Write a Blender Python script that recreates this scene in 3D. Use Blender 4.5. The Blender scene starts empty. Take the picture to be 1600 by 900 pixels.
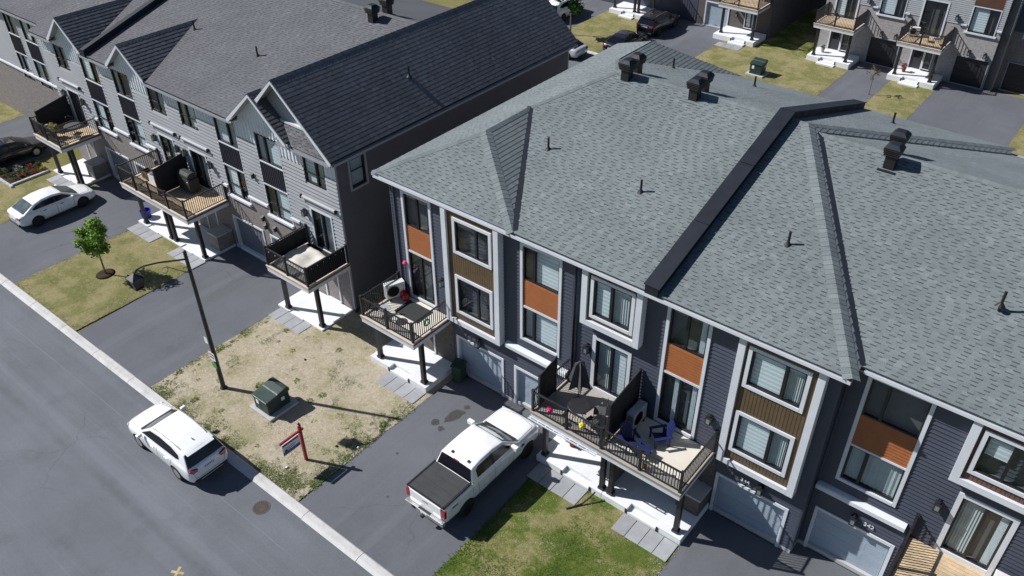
import bpy, bmesh, math, random
from mathutils import Vector, Matrix, noise
from mathutils.bvhtree import BVHTree
random.seed(7)
R = math.radians
D = bpy.data
SC = bpy.context.scene
COL = SC.collection

# ------------------------------------------------------------------ camera, sky, sun, exposure
cam_d = D.cameras.new('camera'); cam = D.objects.new('camera', cam_d); COL.objects.link(cam)
cam_d.sensor_width = 36; cam_d.lens = 1311.7 / 1600 * 36; cam_d.clip_start = .5; cam_d.clip_end = 2000
yaw, pit, rol = -0.68383, 0.63898, 0.00856
fw = Vector((math.sin(yaw) * math.cos(pit), math.cos(yaw) * math.cos(pit), -math.sin(pit)))
rt = Vector((math.cos(yaw), -math.sin(yaw), 0)); dn = fw.cross(rt)
r2 = rt * math.cos(rol) + dn * math.sin(rol); d2 = dn * math.cos(rol) - rt * math.sin(rol)
cam.matrix_world = Matrix(((r2.x, -d2.x, -fw.x, 0), (r2.y, -d2.y, -fw.y, 0), (r2.z, -d2.z, -fw.z, 25.8), (0, 0, 0, 1)))
SC.camera = cam

SUN_EL, SUN_AZ = R(41.5), R(25)          # shadows run towards +X, 25 degrees round to +Y
W = D.worlds.new('World'); SC.world = W; W.use_nodes = True
wn = W.node_tree.nodes; wl = W.node_tree.links
sky = wn.new('ShaderNodeTexSky'); sky.sky_type = 'NISHITA'; sky.sun_disc = False
sky.sun_elevation = SUN_EL; sky.sun_rotation = math.atan2(-math.cos(SUN_AZ), -math.sin(SUN_AZ))
sky.air_density = .8; sky.dust_density = .2; sky.ozone_density = 2.6
wn['Background'].inputs[1].default_value = .062
wl.new(sky.outputs[0], wn['Background'].inputs[0])
sun_d = D.lights.new('sun', 'SUN'); sun = D.objects.new('sun', sun_d); COL.objects.link(sun)
sun_d.energy = 5.0; sun_d.angle = R(.53); sun_d.color = (1, .98, .95)
sd = Vector((math.cos(SUN_AZ) * math.cos(SUN_EL), math.sin(SUN_AZ) * math.cos(SUN_EL), -math.sin(SUN_EL)))
sun.rotation_euler = sd.to_track_quat('-Z', 'Y').to_euler(); sun.location = (-60, -30, 60)
SC.view_settings.view_transform = 'Standard'; SC.view_settings.look = 'None'
SC.view_settings.exposure = .35; SC.view_settings.gamma = 1

# ------------------------------------------------------------------ materials
MATS = {}
def nodes(name):
    m = D.materials.new(name); m.use_nodes = True; MATS[name] = m
    return m, m.node_tree.nodes, m.node_tree.links, m.node_tree.nodes['Principled BSDF']
def mix(n, l, fac, a, b, mode='MIX'):
    x = n.new('ShaderNodeMix'); x.data_type = 'RGBA'; x.blend_type = mode
    for s, v in ((0, fac), (6, a), (7, b)):
        if hasattr(v, 'is_linked') or hasattr(v, 'node'): l.new(v, x.inputs[s])
        elif s == 0: x.inputs[0].default_value = v
        else: x.inputs[s].default_value = (*v, 1) if len(v) == 3 else v
    return x.outputs[2]
def ntex(n, l, scale, detail=4, rough=.6, coord='Object', stretch=None):
    t = n.new('ShaderNodeTexCoord'); x = n.new('ShaderNodeTexNoise')
    x.inputs['Scale'].default_value = scale; x.inputs['Detail'].default_value = detail; x.inputs['Roughness'].default_value = rough
    o = t.outputs[coord]
    if coord == 'World':
        pass
    if stretch:
        mp = n.new('ShaderNodeMapping'); mp.inputs['Scale'].default_value = stretch
        l.new(o, mp.inputs[0]); o = mp.outputs[0]
    l.new(o, x.inputs['Vector']); return x.outputs[0]
def ramp(n, l, src, *stops):
    r = n.new('ShaderNodeValToRGB'); e = r.color_ramp.elements
    while len(e) < len(stops): e.new(.5)
    for i, (p, c) in enumerate(stops):
        e[i].position = p; e[i].color = (*c, 1) if not isinstance(c, (int, float)) else (c, c, c, 1)
    l.new(src, r.inputs[0]); return r.outputs[0]
def bump(n, l, b, h, strength, dist=.02):
    x = n.new('ShaderNodeBump'); x.inputs['Strength'].default_value = strength; x.inputs['Distance'].default_value = dist
    l.new(h, x.inputs['Height']); l.new(x.outputs[0], b.inputs['Normal'])
def M(name, col, rough=.6, var=.12, scale=3, metal=0, bmp=0, bscale=40, attr=False, coat=0, spec=None, grime=.0):
    """plain paint / plastic / wood / stone with uneven tone, dirt and optional fine relief"""
    m, n, l, b = nodes(name)
    c = ramp(n, l, ntex(n, l, scale, 5, .65), (.3, tuple(v * (1 - var) for v in col)), (.7, tuple(min(1, v * (1 + var)) for v in col)))
    if attr:
        a = n.new('ShaderNodeAttribute'); a.attribute_name = 'Col'
        c = mix(n, l, 1, c, a.outputs[0], 'MULTIPLY')
    if grime:
        g = ramp(n, l, ntex(n, l, .9, 8, .75), (.45, 0), (.75, grime))
        c = mix(n, l, g, c, (.16, .14, .12))
    l.new(c, b.inputs['Base Color'])
    rr = ramp(n, l, ntex(n, l, scale * 2.3, 4), (.3, max(0, rough - .08)), (.7, min(1, rough + .1)))
    l.new(rr, b.inputs['Roughness']); b.inputs['Metallic'].default_value = metal
    if coat: b.inputs['Coat Weight'].default_value = coat; b.inputs['Coat Roughness'].default_value = .062
    if spec is not None: b.inputs['Specular IOR Level'].default_value = spec
    if bmp: bump(n, l, b, ntex(n, l, bscale, 3), bmp)
    return m
def glass(name, tint, refl, rough=.02):
    """thin pane: mostly clear with a mirror-like surface reflection"""
    m = D.materials.new(name); m.use_nodes = True; MATS[name] = m
    n, l = m.node_tree.nodes, m.node_tree.links; n.clear()
    o = n.new('ShaderNodeOutputMaterial'); t = n.new('ShaderNodeBsdfTransparent'); g = n.new('ShaderNodeBsdfGlossy')
    t.inputs[0].default_value = (*tint, 1); g.inputs['Roughness'].default_value = rough
    lw = n.new('ShaderNodeLayerWeight'); lw.inputs[0].default_value = .5
    pw = n.new('ShaderNodeMath'); pw.operation = 'POWER'; pw.inputs[1].default_value = 4; l.new(lw.outputs['Facing'], pw.inputs[0])
    ad = n.new('ShaderNodeMath'); ad.operation = 'MULTIPLY_ADD'; ad.use_clamp = True; ad.inputs[1].default_value = .6; ad.inputs[2].default_value = refl
    l.new(pw.outputs[0], ad.inputs[0])
    mx = n.new('ShaderNodeMixShader'); l.new(ad.outputs[0], mx.inputs[0]); l.new(t.outputs[0], mx.inputs[1]); l.new(g.outputs[0], mx.inputs[2])
    l.new(mx.outputs[0], o.inputs[0])
    t2 = n.new('ShaderNodeTexCoord'); nz = n.new('ShaderNodeTexNoise'); nz.inputs['Scale'].default_value = 1.1; nz.inputs['Detail'].default_value = 1
    bp = n.new('ShaderNodeBump'); bp.inputs['Strength'].default_value = .05; bp.inputs['Distance'].default_value = .062
    l.new(t2.outputs['Object'], nz.inputs[0]); l.new(nz.outputs[0], bp.inputs['Height']); l.new(bp.outputs[0], g.inputs['Normal'])
    return m
def shingle_mat(name, col):
    m, n, l, b = nodes(name)
    a = n.new('ShaderNodeAttribute'); a.attribute_name = 'Col'
    gr = ramp(n, l, ntex(n, l, 55, 3, .8), (.3, (.62, .62, .64)), (.72, (1.35, 1.36, 1.4)))
    big = ramp(n, l, ntex(n, l, .35, 4, .6), (.35, (.9, .9, .9)), (.65, (1.08, 1.08, 1.07)))
    c = mix(n, l, 1, mix(n, l, 1, mix(n, l, 1, col, a.outputs[0], 'MULTIPLY'), gr, 'MULTIPLY'), big, 'MULTIPLY')
    l.new(c, b.inputs['Base Color']); b.inputs['Roughness'].default_value = .92; b.inputs['Specular IOR Level'].default_value = .25
    bump(n, l, b, ntex(n, l, 90, 2, .7), .35, .01)
def asphalt(name, base, patch, streak=None, lines=()):
    m, n, l, b = nodes(name)
    c = ramp(n, l, ntex(n, l, .22, 6, .62), (.32, tuple(v * .86 for v in base)), (.68, tuple(v * 1.12 for v in base)))
    c = mix(n, l, ramp(n, l, ntex(n, l, .55, 5, .7), (.55, 0), (.72, patch)), c, tuple(v * .55 for v in base))
    if streak:
        s = ramp(n, l, ntex(n, l, 1, 4, .6, stretch=streak), (.56, 0), (.66, .35))
        c = mix(n, l, s, c, tuple(v * 1.35 for v in base))
        s2 = ramp(n, l, ntex(n, l, 1.7, 5, .65, stretch=streak), (.5, 0), (.8, .4))
        c = mix(n, l, s2, c, tuple(v * .68 for v in base))
    if lines:                                # seams, scrapes and gutter dirt that run along the road
        tc = n.new('ShaderNodeTexCoord'); sx = n.new('ShaderNodeSeparateXYZ'); l.new(tc.outputs['Object'], sx.inputs[0])
        wob = ntex(n, l, .6, 3, .6); brk = ntex(n, l, .35, 4, .7)
        for y0, w, tone, amt in lines:
            a = n.new('ShaderNodeMath'); a.operation = 'MULTIPLY_ADD'; a.inputs[1].default_value = .12; l.new(wob, a.inputs[0]); l.new(sx.outputs[1], a.inputs[2])
            d = n.new('ShaderNodeMath'); d.operation = 'SUBTRACT'; d.inputs[1].default_value = y0 + .06; l.new(a.outputs[0], d.inputs[0])
            e = n.new('ShaderNodeMath'); e.operation = 'ABSOLUTE'; l.new(d.outputs[0], e.inputs[0])
            g = n.new('ShaderNodeMapRange'); g.inputs[1].default_value = w * 1.6; g.inputs[2].default_value = w * .4; g.inputs[3].default_value = 0; g.inputs[4].default_value = amt; l.new(e.outputs[0], g.inputs[0])
            h = n.new('ShaderNodeMath'); h.operation = 'MULTIPLY'; l.new(g.outputs[0], h.inputs[0]); l.new(ramp(n, l, brk, (.4, .15), (.6, 1)), h.inputs[1])
            c = mix(n, l, h.outputs[0], c, tuple(v * tone for v in base))
    ck = n.new('ShaderNodeTexVoronoi'); ck.feature = 'DISTANCE_TO_EDGE'; ck.inputs['Scale'].default_value = .16
    tc2 = n.new('ShaderNodeTexCoord'); nv = n.new('ShaderNodeTexNoise'); nv.inputs['Scale'].default_value = 1.2; nv.inputs['Detail'].default_value = 5
    l.new(tc2.outputs['Object'], nv.inputs[0]); vm = n.new('ShaderNodeVectorMath'); vm.operation = 'MULTIPLY_ADD'; vm.inputs[1].default_value = (.9, .9, 0); l.new(nv.outputs['Color'], vm.inputs[0]); l.new(tc2.outputs['Object'], vm.inputs[2]); l.new(vm.outputs[0], ck.inputs[0])
    cm = n.new('ShaderNodeMath'); cm.operation = 'MULTIPLY'; l.new(ramp(n, l, ck.outputs[0], (.0, .55), (.0035, 0)), cm.inputs[0]); l.new(ramp(n, l, ntex(n, l, .12, 2), (.48, 0), (.62, 1)), cm.inputs[1])
    c = mix(n, l, cm.outputs[0], c, tuple(v * .4 for v in base))
    sp = ramp(n, l, ntex(n, l, 70, 2, .8), (.3, (.66, .66, .67)), (.75, (1.34, 1.33, 1.31)))
    c = mix(n, l, 1, c, sp, 'MULTIPLY')
    l.new(c, b.inputs['Base Color']); b.inputs['Roughness'].default_value = .9; b.inputs['Specular IOR Level'].default_value = .3
    bump(n, l, b, ntex(n, l, 120, 3, .7), .3, .01)
def soil(name, cols, scale=.55, seed=0):
    """lawn ground: blended dry straw, bare soil and green by noise"""
    m, n, l, b = nodes(name)
    t = ntex(n, l, scale, 7, .68)
    c = ramp(n, l, t, *cols)
    f = ramp(n, l, ntex(n, l, 9, 6, .8), (.3, (.66, .66, .64)), (.72, (1.3, 1.29, 1.22)))
    g = ramp(n, l, ntex(n, l, 45, 3, .8), (.3, (.72, .72, .7)), (.72, (1.25, 1.25, 1.2)))
    c = mix(n, l, 1, mix(n, l, 1, c, f, 'MULTIPLY'), g, 'MULTIPLY')
    l.new(c, b.inputs['Base Color']); b.inputs['Roughness'].default_value = .97; b.inputs['Specular IOR Level'].default_value = .1
    bump(n, l, b, ntex(n, l, 22, 5, .75), .8, .05)
def brick_mat(name, c1, c2, mortar, sc=1, axis='XZ'):
    m, n, l, b = nodes(name)
    t = n.new('ShaderNodeTexCoord'); sp = n.new('ShaderNodeSeparateXYZ'); cb = n.new('ShaderNodeCombineXYZ'); ad = n.new('ShaderNodeMath')
    l.new(t.outputs['Object'], sp.inputs[0]); l.new(sp.outputs[0], ad.inputs[0]); l.new(sp.outputs[1], ad.inputs[1])
    l.new(ad.outputs[0], cb.inputs[0]); l.new(sp.outputs[2], cb.inputs[1])
    k = n.new('ShaderNodeTexBrick'); l.new(cb.outputs[0], k.inputs[0])
    k.inputs['Scale'].default_value = sc; k.inputs['Brick Width'].default_value = .26; k.inputs['Row Height'].default_value = .085; k.inputs['Mortar Size'].default_value = .008
    k.inputs['Color1'].default_value = (*c1, 1); k.inputs['Color2'].default_value = (*c2, 1); k.inputs['Mortar'].default_value = (*mortar, 1)
    v = ramp(n, l, ntex(n, l, 6, 5, .7), (.3, (.75, .75, .75)), (.7, (1.2, 1.2, 1.2)))
    l.new(mix(n, l, 1, k.outputs[0], v, 'MULTIPLY'), b.inputs['Base Color']); b.inputs['Roughness'].default_value = .9
    bump(n, l, b, k.outputs['Fac'], -.5, .01)
def leafmat(name, attr_gain=1):
    m, n, l, b = nodes(name)
    a = n.new('ShaderNodeAttribute'); a.attribute_name = 'Col'
    l.new(a.outputs[0], b.inputs['Base Color']); b.inputs['Roughness'].default_value = .7; b.inputs['Specular IOR Level'].default_value = .3
    tr = n.new('ShaderNodeBsdfTranslucent'); l.new(a.outputs[0], tr.inputs[0])
    mx = n.new('ShaderNodeMixShader'); mx.inputs[0].default_value = .3
    l.new(b.outputs[0], mx.inputs[1]); l.new(tr.outputs[0], mx.inputs[2]); l.new(mx.outputs[0], n['Material Output'].inputs[0])

shingle_mat('shingle_grey', (.160, .183, .184))
shingle_mat('shingle_charcoal', (.118, .120, .128))
asphalt('asphalt_road', (.134, .144, .164), .35, (.02, .9, 1), [(6.95, .16, .62, .5), (9.33, .014, 1.5, .7), (8.35, .012, 1.4, .5), (3.9, .02, 1.35, .4), (10.45, .22, .72, .45)])
asphalt('asphalt_drive', (.118, .125, .142), .3, (.9, .05, 1))
soil('lawn_dry', [(.27, (.27, .225, .175)), (.40, (.45, .40, .335)), (.52, (.41, .36, .285)), (.62, (.32, .295, .195)), (.76, (.40, .35, .255))])
soil('lawn_mixed', [(.34, (.07, .105, .02)), (.47, (.105, .14, .03)), (.56, (.23, .215, .10)), (.74, (.31, .26, .16))])
soil('lawn_straw', [(.28, (.31, .265, .155)), (.45, (.27, .24, .13)), (.58, (.165, .17, .065)), (.75, (.33, .28, .17))])
soil('ground_far', [(.3, (.10, .12, .03)), (.5, (.16, .16, .06)), (.7, (.24, .20, .10))], .1)
soil('mulch', [(.3, (.03, .02, .015)), (.7, (.07, .05, .035))], 2)
M('concrete', (.42, .42, .42), .85, .10, 1.2, bmp=.15, bscale=60, grime=.35)
M('kerb_concrete', (.53, .525, .52), .9, .14, .9, bmp=.3, bscale=30, grime=.7)
M('slab_white', (.68, .69, .71), .8, .05, .8, bmp=.1, bscale=60, grime=.18)
M('paver_grey', (.30, .31, .33), .85, .10, 2, bmp=.2, bscale=50, attr=True, grime=.25)
M('siding_slate', (.054, .061, .088), .5, .08, .7)
M('siding_grey', (.325, .335, .355), .55, .07, .7)
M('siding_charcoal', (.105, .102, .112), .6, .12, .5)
M('batten_white', (.70, .73, .77), .55, .06, .8)
M('batten_dark', (.032, .034, .05), .5, .12, 1)
M('trim_white', (.60, .625, .67), .5, .05, 1.2, grime=.12)
M('trim_grey', (.30, .31, .34), .5, .06, 1.5)
M('wood_orange', (.30, .100, .031), .6, .12, 3.5)
M('wood_brown', (.105, .070, .036), .6, .18, 2.2)
M('wood_redbrown', (.125, .06, .04), .6, .2, 2.2)
M('wood_fascia', (.52, .45, .38), .7, .12, 2, grime=.2)
M('fascia_redwood', (.14, .062, .045), .7, .15, 2)
M('deck_wood', (.50, .375, .24), .75, .18, 3, attr=True, bmp=.15)
M('deck_beige', (.60, .56, .48), .8, .06, 1.5, grime=.15)
M('deck_grey', (.33, .30, .27), .8, .1, 1.5, grime=.2)
M('tarp', (.52, .50, .45), .7, .08, 1.2, bmp=.3, bscale=5)
M('metal_black', (.018, .018, .022), .45, .25, 4)
M('metal_flashing', (.012, .016, .024), .6, .2, 1.2, spec=.25)
M('frame_black', (.012, .012, .015), .4, .2, 3)
M('plastic_black', (.012, .012, .014), .5, .2, 4)
M('privacy_black', (.010, .010, .013), .75, .25, 1.5)
M('interior_dark', (.085, .092, .098), .8, .3, 1)
M('blind_white', (.74, .79, .82), .8, .04, 1)
M('blind_grey', (.58, .62, .65), .8, .04, 1)
M('curtain_grey', (.40, .44, .45), .85, .12, 2)
M('garage_pale', (.30, .36, .43), .5, .05, .8, grime=.12)
M('garage_dark', (.022, .022, .026), .45, .2, 1)
M('door_dark', (.03, .03, .036), .45, .2, 2)
M('door_brown', (.10, .075, .06), .6, .15, 2)
brick_mat('brick_brown', (.22, .19, .175), (.175, .15, .14), (.26, .245, .235))
brick_mat('brick_pale', (.34, .325, .32), (.27, .25, .25), (.36, .35, .35))
brick_mat('brick_taupe', (.105, .085, .078), (.085, .07, .065), (.12, .11, .1))
glass('glass_window', (.88, .94, .95), .06)
M('car_white', (.80, .81, .82), .25, .015, 1, coat=1)
M('car_silver', (.52, .54, .56), .3, .03, 1, metal=.3, coat=1)
M('car_black', (.012, .011, .016), .2, .2, 1, coat=1)
M('car_glass', (.006, .006, .012), .12, .2, 1, spec=.35)
M('car_glass_teal', (.06, .085, .085), .06, .4, 3, spec=.8)
M('car_plastic', (.02, .02, .022), .6, .2, 3)
M('tyre', (.014, .014, .015), .85, .2, 6)
M('rim_silver', (.48, .48, .5), .35, .1, 4, metal=.7)
M('rim_black', (.012, .012, .013), .4, .2, 4)
M('light_red', (.28, .012, .02), .15, .25, 6, coat=1)
M('light_clear', (.55, .57, .6), .15, .1, 6, coat=1)
M('plate_white', (.62, .64, .68), .5, .04, 4)
M('tonneau', (.040, .041, .044), .75, .15, 1.2, bmp=.25, bscale=8)
M('transformer_green', (.012, .034, .030), .5, .15, 1.5, grime=.15)
M('sign_red', (.27, .010, .022), .5, .1, 3)
M('sign_white', (.70, .70, .72), .5, .04, 3)
M('sign_blue', (.045, .075, .26), .5, .1, 3)
M('sign_green', (.05, .28, .07), .5, .1, 3)
M('paint_yellow', (.42, .32, .15), .9, .3, 8)
M('iron_rust', (.075, .055, .048), .8, .3, 12)
M('ac_white', (.62, .62, .62), .5, .04, 2, grime=.1)
M('ac_grey', (.33, .36, .40), .5, .06, 2)
M('chair_navy', (.004, .011, .075), .55, .15, 3)
M('plastic_blue', (.02, .02, .40), .4, .1, 3)
M('plastic_red', (.42, .012, .02), .4, .12, 3)
M('plastic_green', (.02, .16, .08), .45, .15, 3)
M('bin_green', (.018, .045, .028), .6, .15, 3)
M('flower_pink', (.75, .03, .19), .6, .1, 6)
M('flower_yellow', (.80, .70, .06), .6, .1, 6)
M('fabric_grey', (.06, .06, .065), .85, .15, 4)
M('glass_table', (.16, .20, .19), .1, .1, 3, spec=.7)
M('bark', (.17, .13, .10), .9, .25, 8, bmp=.4)
M('terracotta', (.22, .05, .035), .8, .15, 4)
M('oil_stain', (.045, .044, .044), .6, .25, 5)
M('bbq_cover', (.022, .023, .026), .7, .2, 3)
leafmat('leaf'); leafmat('grass_blade')

# ------------------------------------------------------------------ mesh builder
class B:
    def __init__(s, T=None): s.v = []; s.f = []; s.m = []; s.c = []; s.slots = []; s.T = T; s.smooth = False
    def mi(s, m):
        if m not in s.slots: s.slots.append(m)
        return s.slots.index(m)
    def face(s, pts, m, col=None):
        i = len(s.v)
        for p in pts: s.v.append(tuple(s.T @ Vector(p)) if s.T else tuple(p))
        s.f.append(tuple(range(i, i + len(pts)))); s.m.append(s.mi(m)); s.c.append(col)
    def box(s, x0, x1, y0, y1, z0, z1, m, col=None):
        p = [(x, y, z) for x in (x0, x1) for y in (y0, y1) for z in (z0, z1)]
        i = len(s.v)
        for q in p: s.v.append(tuple(s.T @ Vector(q)) if s.T else q)
        for q in ((0, 1, 3, 2), (4, 6, 7, 5), (0, 4, 5, 1), (2, 3, 7, 6), (0, 2, 6, 4), (1, 5, 7, 3)):
            s.f.append(tuple(i + k for k in q)); s.m.append(s.mi(m)); s.c.append(col)
        return s
    def prism(s, poly, a, b, m, axis='z', col=None):
        """extrude a 2-D polygon: axis z -> poly is (x,y); axis y -> poly is (x,z); axis x -> poly is (y,z)"""
        def P(p, t): return (p[0], p[1], t) if axis == 'z' else (p[0], t, p[1]) if axis == 'y' else (t, p[0], p[1])
        n = len(poly); i = len(s.v)
        for t in (a, b):
            for p in poly:
                q = P(p, t); s.v.append(tuple(s.T @ Vector(q)) if s.T else q)
        k = s.mi(m)
        s.f.append(tuple(range(i, i + n))[::-1]); s.f.append(tuple(range(i + n, i + 2 * n))); s.m += [k, k]; s.c += [col, col]
        for j in range(n):
            s.f.append((i + j, i + (j + 1) % n, i + n + (j + 1) % n, i + n + j)); s.m.append(k); s.c.append(col)
        return s
    def tube(s, pts, r, m, seg=6, col=None):
        pts = [Vector(p) for p in pts]; rs = r if isinstance(r, (list, tuple)) else [r] * len(pts)
        i = len(s.v); k = s.mi(m)
        for j, p in enumerate(pts):
            d = (pts[min(j + 1, len(pts) - 1)] - pts[max(j - 1, 0)]).normalized()
            u = d.cross(Vector((0, 0, 1)) if abs(d.z) < .9 else Vector((1, 0, 0))).normalized(); w = d.cross(u)
            for a in range(seg):
                t = 2 * math.pi * a / seg; q = p + (u * math.cos(t) + w * math.sin(t)) * rs[j]
                s.v.append(tuple(s.T @ q) if s.T else tuple(q))
        for j in range(len(pts) - 1):
            for a in range(seg):
                b = (a + 1) % seg
                s.f.append((i + j * seg + a, i + j * seg + b, i + (j + 1) * seg + b, i + (j + 1) * seg + a)); s.m.append(k); s.c.append(col)
        for e in (0, len(pts) - 1):
            q = tuple(i + e * seg + a for a in range(seg)); s.f.append(q if e else q[::-1]); s.m.append(k); s.c.append(col)
        return s
    def lathe(s, c, prof, m, seg=14, axis='z'):
        """revolve (radius, height) pairs about an axis through c"""
        i = len(s.v); k = s.mi(m); c = Vector(c)
        for r, h in prof:
            for a in range(seg):
                t = 2 * math.pi * a / seg; x, y = r * math.cos(t), r * math.sin(t)
                q = c + (Vector((x, y, h)) if axis == 'z' else Vector((x, h, y)) if axis == 'y' else Vector((h, x, y)))
                s.v.append(tuple(s.T @ q) if s.T else tuple(q))
        for j in range(len(prof) - 1):
            for a in range(seg):
                b = (a + 1) % seg
                s.f.append((i + j * seg + a, i + j * seg + b, i + (j + 1) * seg + b, i + (j + 1) * seg + a)); s.m.append(k); s.c.append(None)
        for e in (0, len(prof) - 1):
            if prof[e][0] > 1e-4: s.f.append(tuple(i + e * seg + a for a in range(seg))); s.m.append(k); s.c.append(None)
        return s
    def build(s, name, parent=None, smooth=False, bevel=0, sub=0):
        off = Vector((0, 0, 0)); q = parent
        while q is not None:
            if q.get('_abs'): off = Vector(q['_abs'])
            q = q.parent
        me = D.meshes.new(name)
        me.from_pydata([(v[0] - off.x, v[1] - off.y, v[2] - off.z) for v in s.v], [], s.f)
        for m in s.slots: me.materials.append(MATS[m])
        me.polygons.foreach_set('material_index', s.m)
        if any(c is not None for c in s.c):
            at = me.color_attributes.new('Col', 'FLOAT_COLOR', 'CORNER'); buf = []
            for f, c in zip(s.f, s.c):
                cc = (1, 1, 1, 1) if c is None else (c, c, c, 1) if not isinstance(c, tuple) else (*c, 1)
                buf += list(cc) * len(f)
            at.data.foreach_set('color', buf)
        if smooth:
            me.polygons.foreach_set('use_smooth', [True] * len(s.f))
        me.update()
        bm = None
        if bevel or smooth:
            bm = bmesh.new(); bm.from_mesh(me); bmesh.ops.remove_doubles(bm, verts=bm.verts, dist=1e-5)
            bmesh.ops.recalc_face_normals(bm, faces=bm.faces); bm.to_mesh(me); bm.free()
        o = D.objects.new(name, me); COL.objects.link(o)
        if parent is not None: o.parent = parent
        if bevel:
            md = o.modifiers.new('bevel', 'BEVEL'); md.width = bevel; md.segments = 2; md.limit_method = 'ANGLE'; md.angle_limit = R(40)
        if sub:
            md = o.modifiers.new('sub', 'SUBSURF'); md.levels = sub; md.render_levels = sub
        return o
def tag(o, label=None, cat=None, group=None, kind=None):
    if label: o['label'] = label
    if cat: o['category'] = cat
    if group: o['group'] = group
    if kind: o['kind'] = kind
    return o
def thing(name, label, cat, loc=(0, 0, 0), rz=0, group=None, absolute=False):
    o = D.objects.new(name, None); o.empty_display_size = .2; COL.objects.link(o); o.location = loc; o.rotation_euler.z = rz
    if absolute: o['_abs'] = list(loc)
    return tag(o, label, cat, group)
def mesh_thing(b, name, label, cat, loc, group=None, **k):
    """a thing that is one mesh, vertices given in world space, origin at its base"""
    b.v = [(v[0] - loc[0], v[1] - loc[1], v[2] - loc[2]) for v in b.v]
    o = b.build(name, None, **k); o.location = loc
    return tag(o, label, cat, group)
def copy_tree(o, parent=None):
    c = o.copy(); COL.objects.link(c); c.parent = parent
    for ch in list(o.children): copy_tree(ch, c)
    return c
def spread(t, k=.15): return 1 + random.uniform(-k, k)
# ------------------------------------------------------------------ the setting
def sheet_struct(name, polys, z, m, kind='structure'):
    b = B()
    for p in polys: b.face([(x, y, z) for x, y in p], m)
    return tag(b.build(name), kind=kind)
def rect(x0, x1, y0, y1): return [(x0, y0), (x1, y0), (x1, y1), (x0, y1)]
sheet_struct('ground', [rect(-420, 380, -380, 460)], -.03, 'ground_far')
sheet_struct('road', [[(-130, -.6), (70, -.6)] + [(70 - i * .4, 10.63 + .035 * noise.noise(Vector((i * .37, 1, 2))) + .03 * noise.noise(Vector((i * .09, 5, 2)))) for i in range(501)]], .018, 'asphalt_road')
sheet_struct('back_road', [rect(-130, 70, 46.4, 56.05)], -.004, 'asphalt_road')
def kerb(name, prof, x0, x1):
    b = B(); x = x0
    while x < x1:
        e = min(x1, x + 3.0); b.prism([(y + random.uniform(-.012, .012), z) for y, z in prof], x + .012, e - .012, 'kerb_concrete', 'x'); x = e
    return tag(b.build(name), kind='structure')
kerb('kerb', [(10.58, -.02), (10.6, .012), (10.7, .06), (10.76, .085), (11.02, .09), (11.06, .05), (11.06, -.02)], -100, 50)
kerb('back_kerb', [(56.0, -.02), (56.03, .1), (56.35, .12), (56.4, -.02)], -100, 50)
kerb('far_kerb', [(46.5, -.02), (46.47, .1), (46.15, .12), (46.1, -.02)], -100, 50)
def drive(name, poly): return sheet_struct(name, [poly], .012, 'asphalt_drive')
drive('driveway', [(-19.68, 11.04), (-13.25, 11.04), (-13.5, 17.5), (-13.9, 20.5), (-19.85, 20.5), (-19.76, 15.7)])
drive('driveway', [(-7.15, 11.04), (-.75, 11.04), (-.85, 17.5), (-.9, 21.3), (-7.3, 21.3), (-7.3, 17.4)])
drive('driveway', [(-36.15, 11.04), (-29.35, 11.04), (-29.82, 12.9), (-29.95, 15.4), (-29.95, 20.5), (-36.4, 20.5), (-36.3, 16.4)])
drive('driveway', [(-49.0, 11.04), (-42.5, 11.04), (-42.6, 17.5), (-42.7, 20.5), (-48.95, 20.5)])
lawn_west = [(-84, -75.5), (-69.5, -62.5)]
drive('driveway', [(-75.5, 11.04), (-69.5, 11.04), (-69.5, 21.4), (-75.5, 21.4)])
drive('driveway', [(-62.5, 11.04), (-55.0, 11.04), (-55.1, 21.4), (-62.6, 21.4)])
for x0, x1 in ((-47.2, -42.0), (-36.9, -30.0), (-19.2, -15.9), (-12.7, -6.1), (-3, 1)):
    drive('back_driveway', [(x0 - .1, 56.35), (x1 + .1, 56.35), (x1, 68.2), (x0, 68.2)])
def lawn(x0, x1, y0, y1, m, name='lawn'):
    b = B(); nx, ny = max(2, int((x1 - x0) / .5)), max(2, int((y1 - y0) / .5))
    P = [[(x0 + (x1 - x0) * i / nx, y0 + (y1 - y0) * j / ny) for i in range(nx + 1)] for j in range(ny + 1)]
    hz = lambda x, y: .02 + .03 * min(1, 2 * min(x - x0, x1 - x, y - y0, y1 - y)) * (.7 + .6 * noise.noise(Vector((x * .8, y * .8, 0))))
    i0 = 0
    for j in range(ny + 1):
        for i in range(nx + 1):
            x, y = P[j][i]; jx = .0
            if i in (0, nx) : x += .05 * noise.noise(Vector((y * 2.3, i, 3)))
            b.v.append((x, y, max(.014, hz(x, y))))
    k = b.mi(m)
    for j in range(ny):
        for i in range(nx):
            a = j * (nx + 1) + i; b.f.append((a, a + 1, a + nx + 2, a + nx + 1)); b.m.append(k); b.c.append(None)
    o = b.build(name, None, smooth=True); return tag(o, kind='structure')
lawn(-29.92, -19.74, 11.05, 20.5, 'lawn_dry')
lawn(-26.8, -23.25, 20.5, 38.4, 'lawn_mixed')
lawn(-13.42, -7.25, 11.05, 18.6, 'lawn_mixed')
for u, v in lawn_west: lawn(u, v, 11.05, 21.4, 'lawn_straw')
lawn(-42.55, -36.32, 11.05, 18.6, 'lawn_straw')
lawn(-55.0, -48.97, 11.05, 18.6, 'lawn_straw')
lawn(-.82, 9, 11.05, 21.3, 'lawn_mixed')
lawn(-30, -19.2, 56.4, 66.0, 'lawn_straw'); lawn(-15.9, -12.7, 56.4, 66.0, 'lawn_straw'); lawn(-42.0, -36.9, 56.4, 66, 'lawn_straw')
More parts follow.
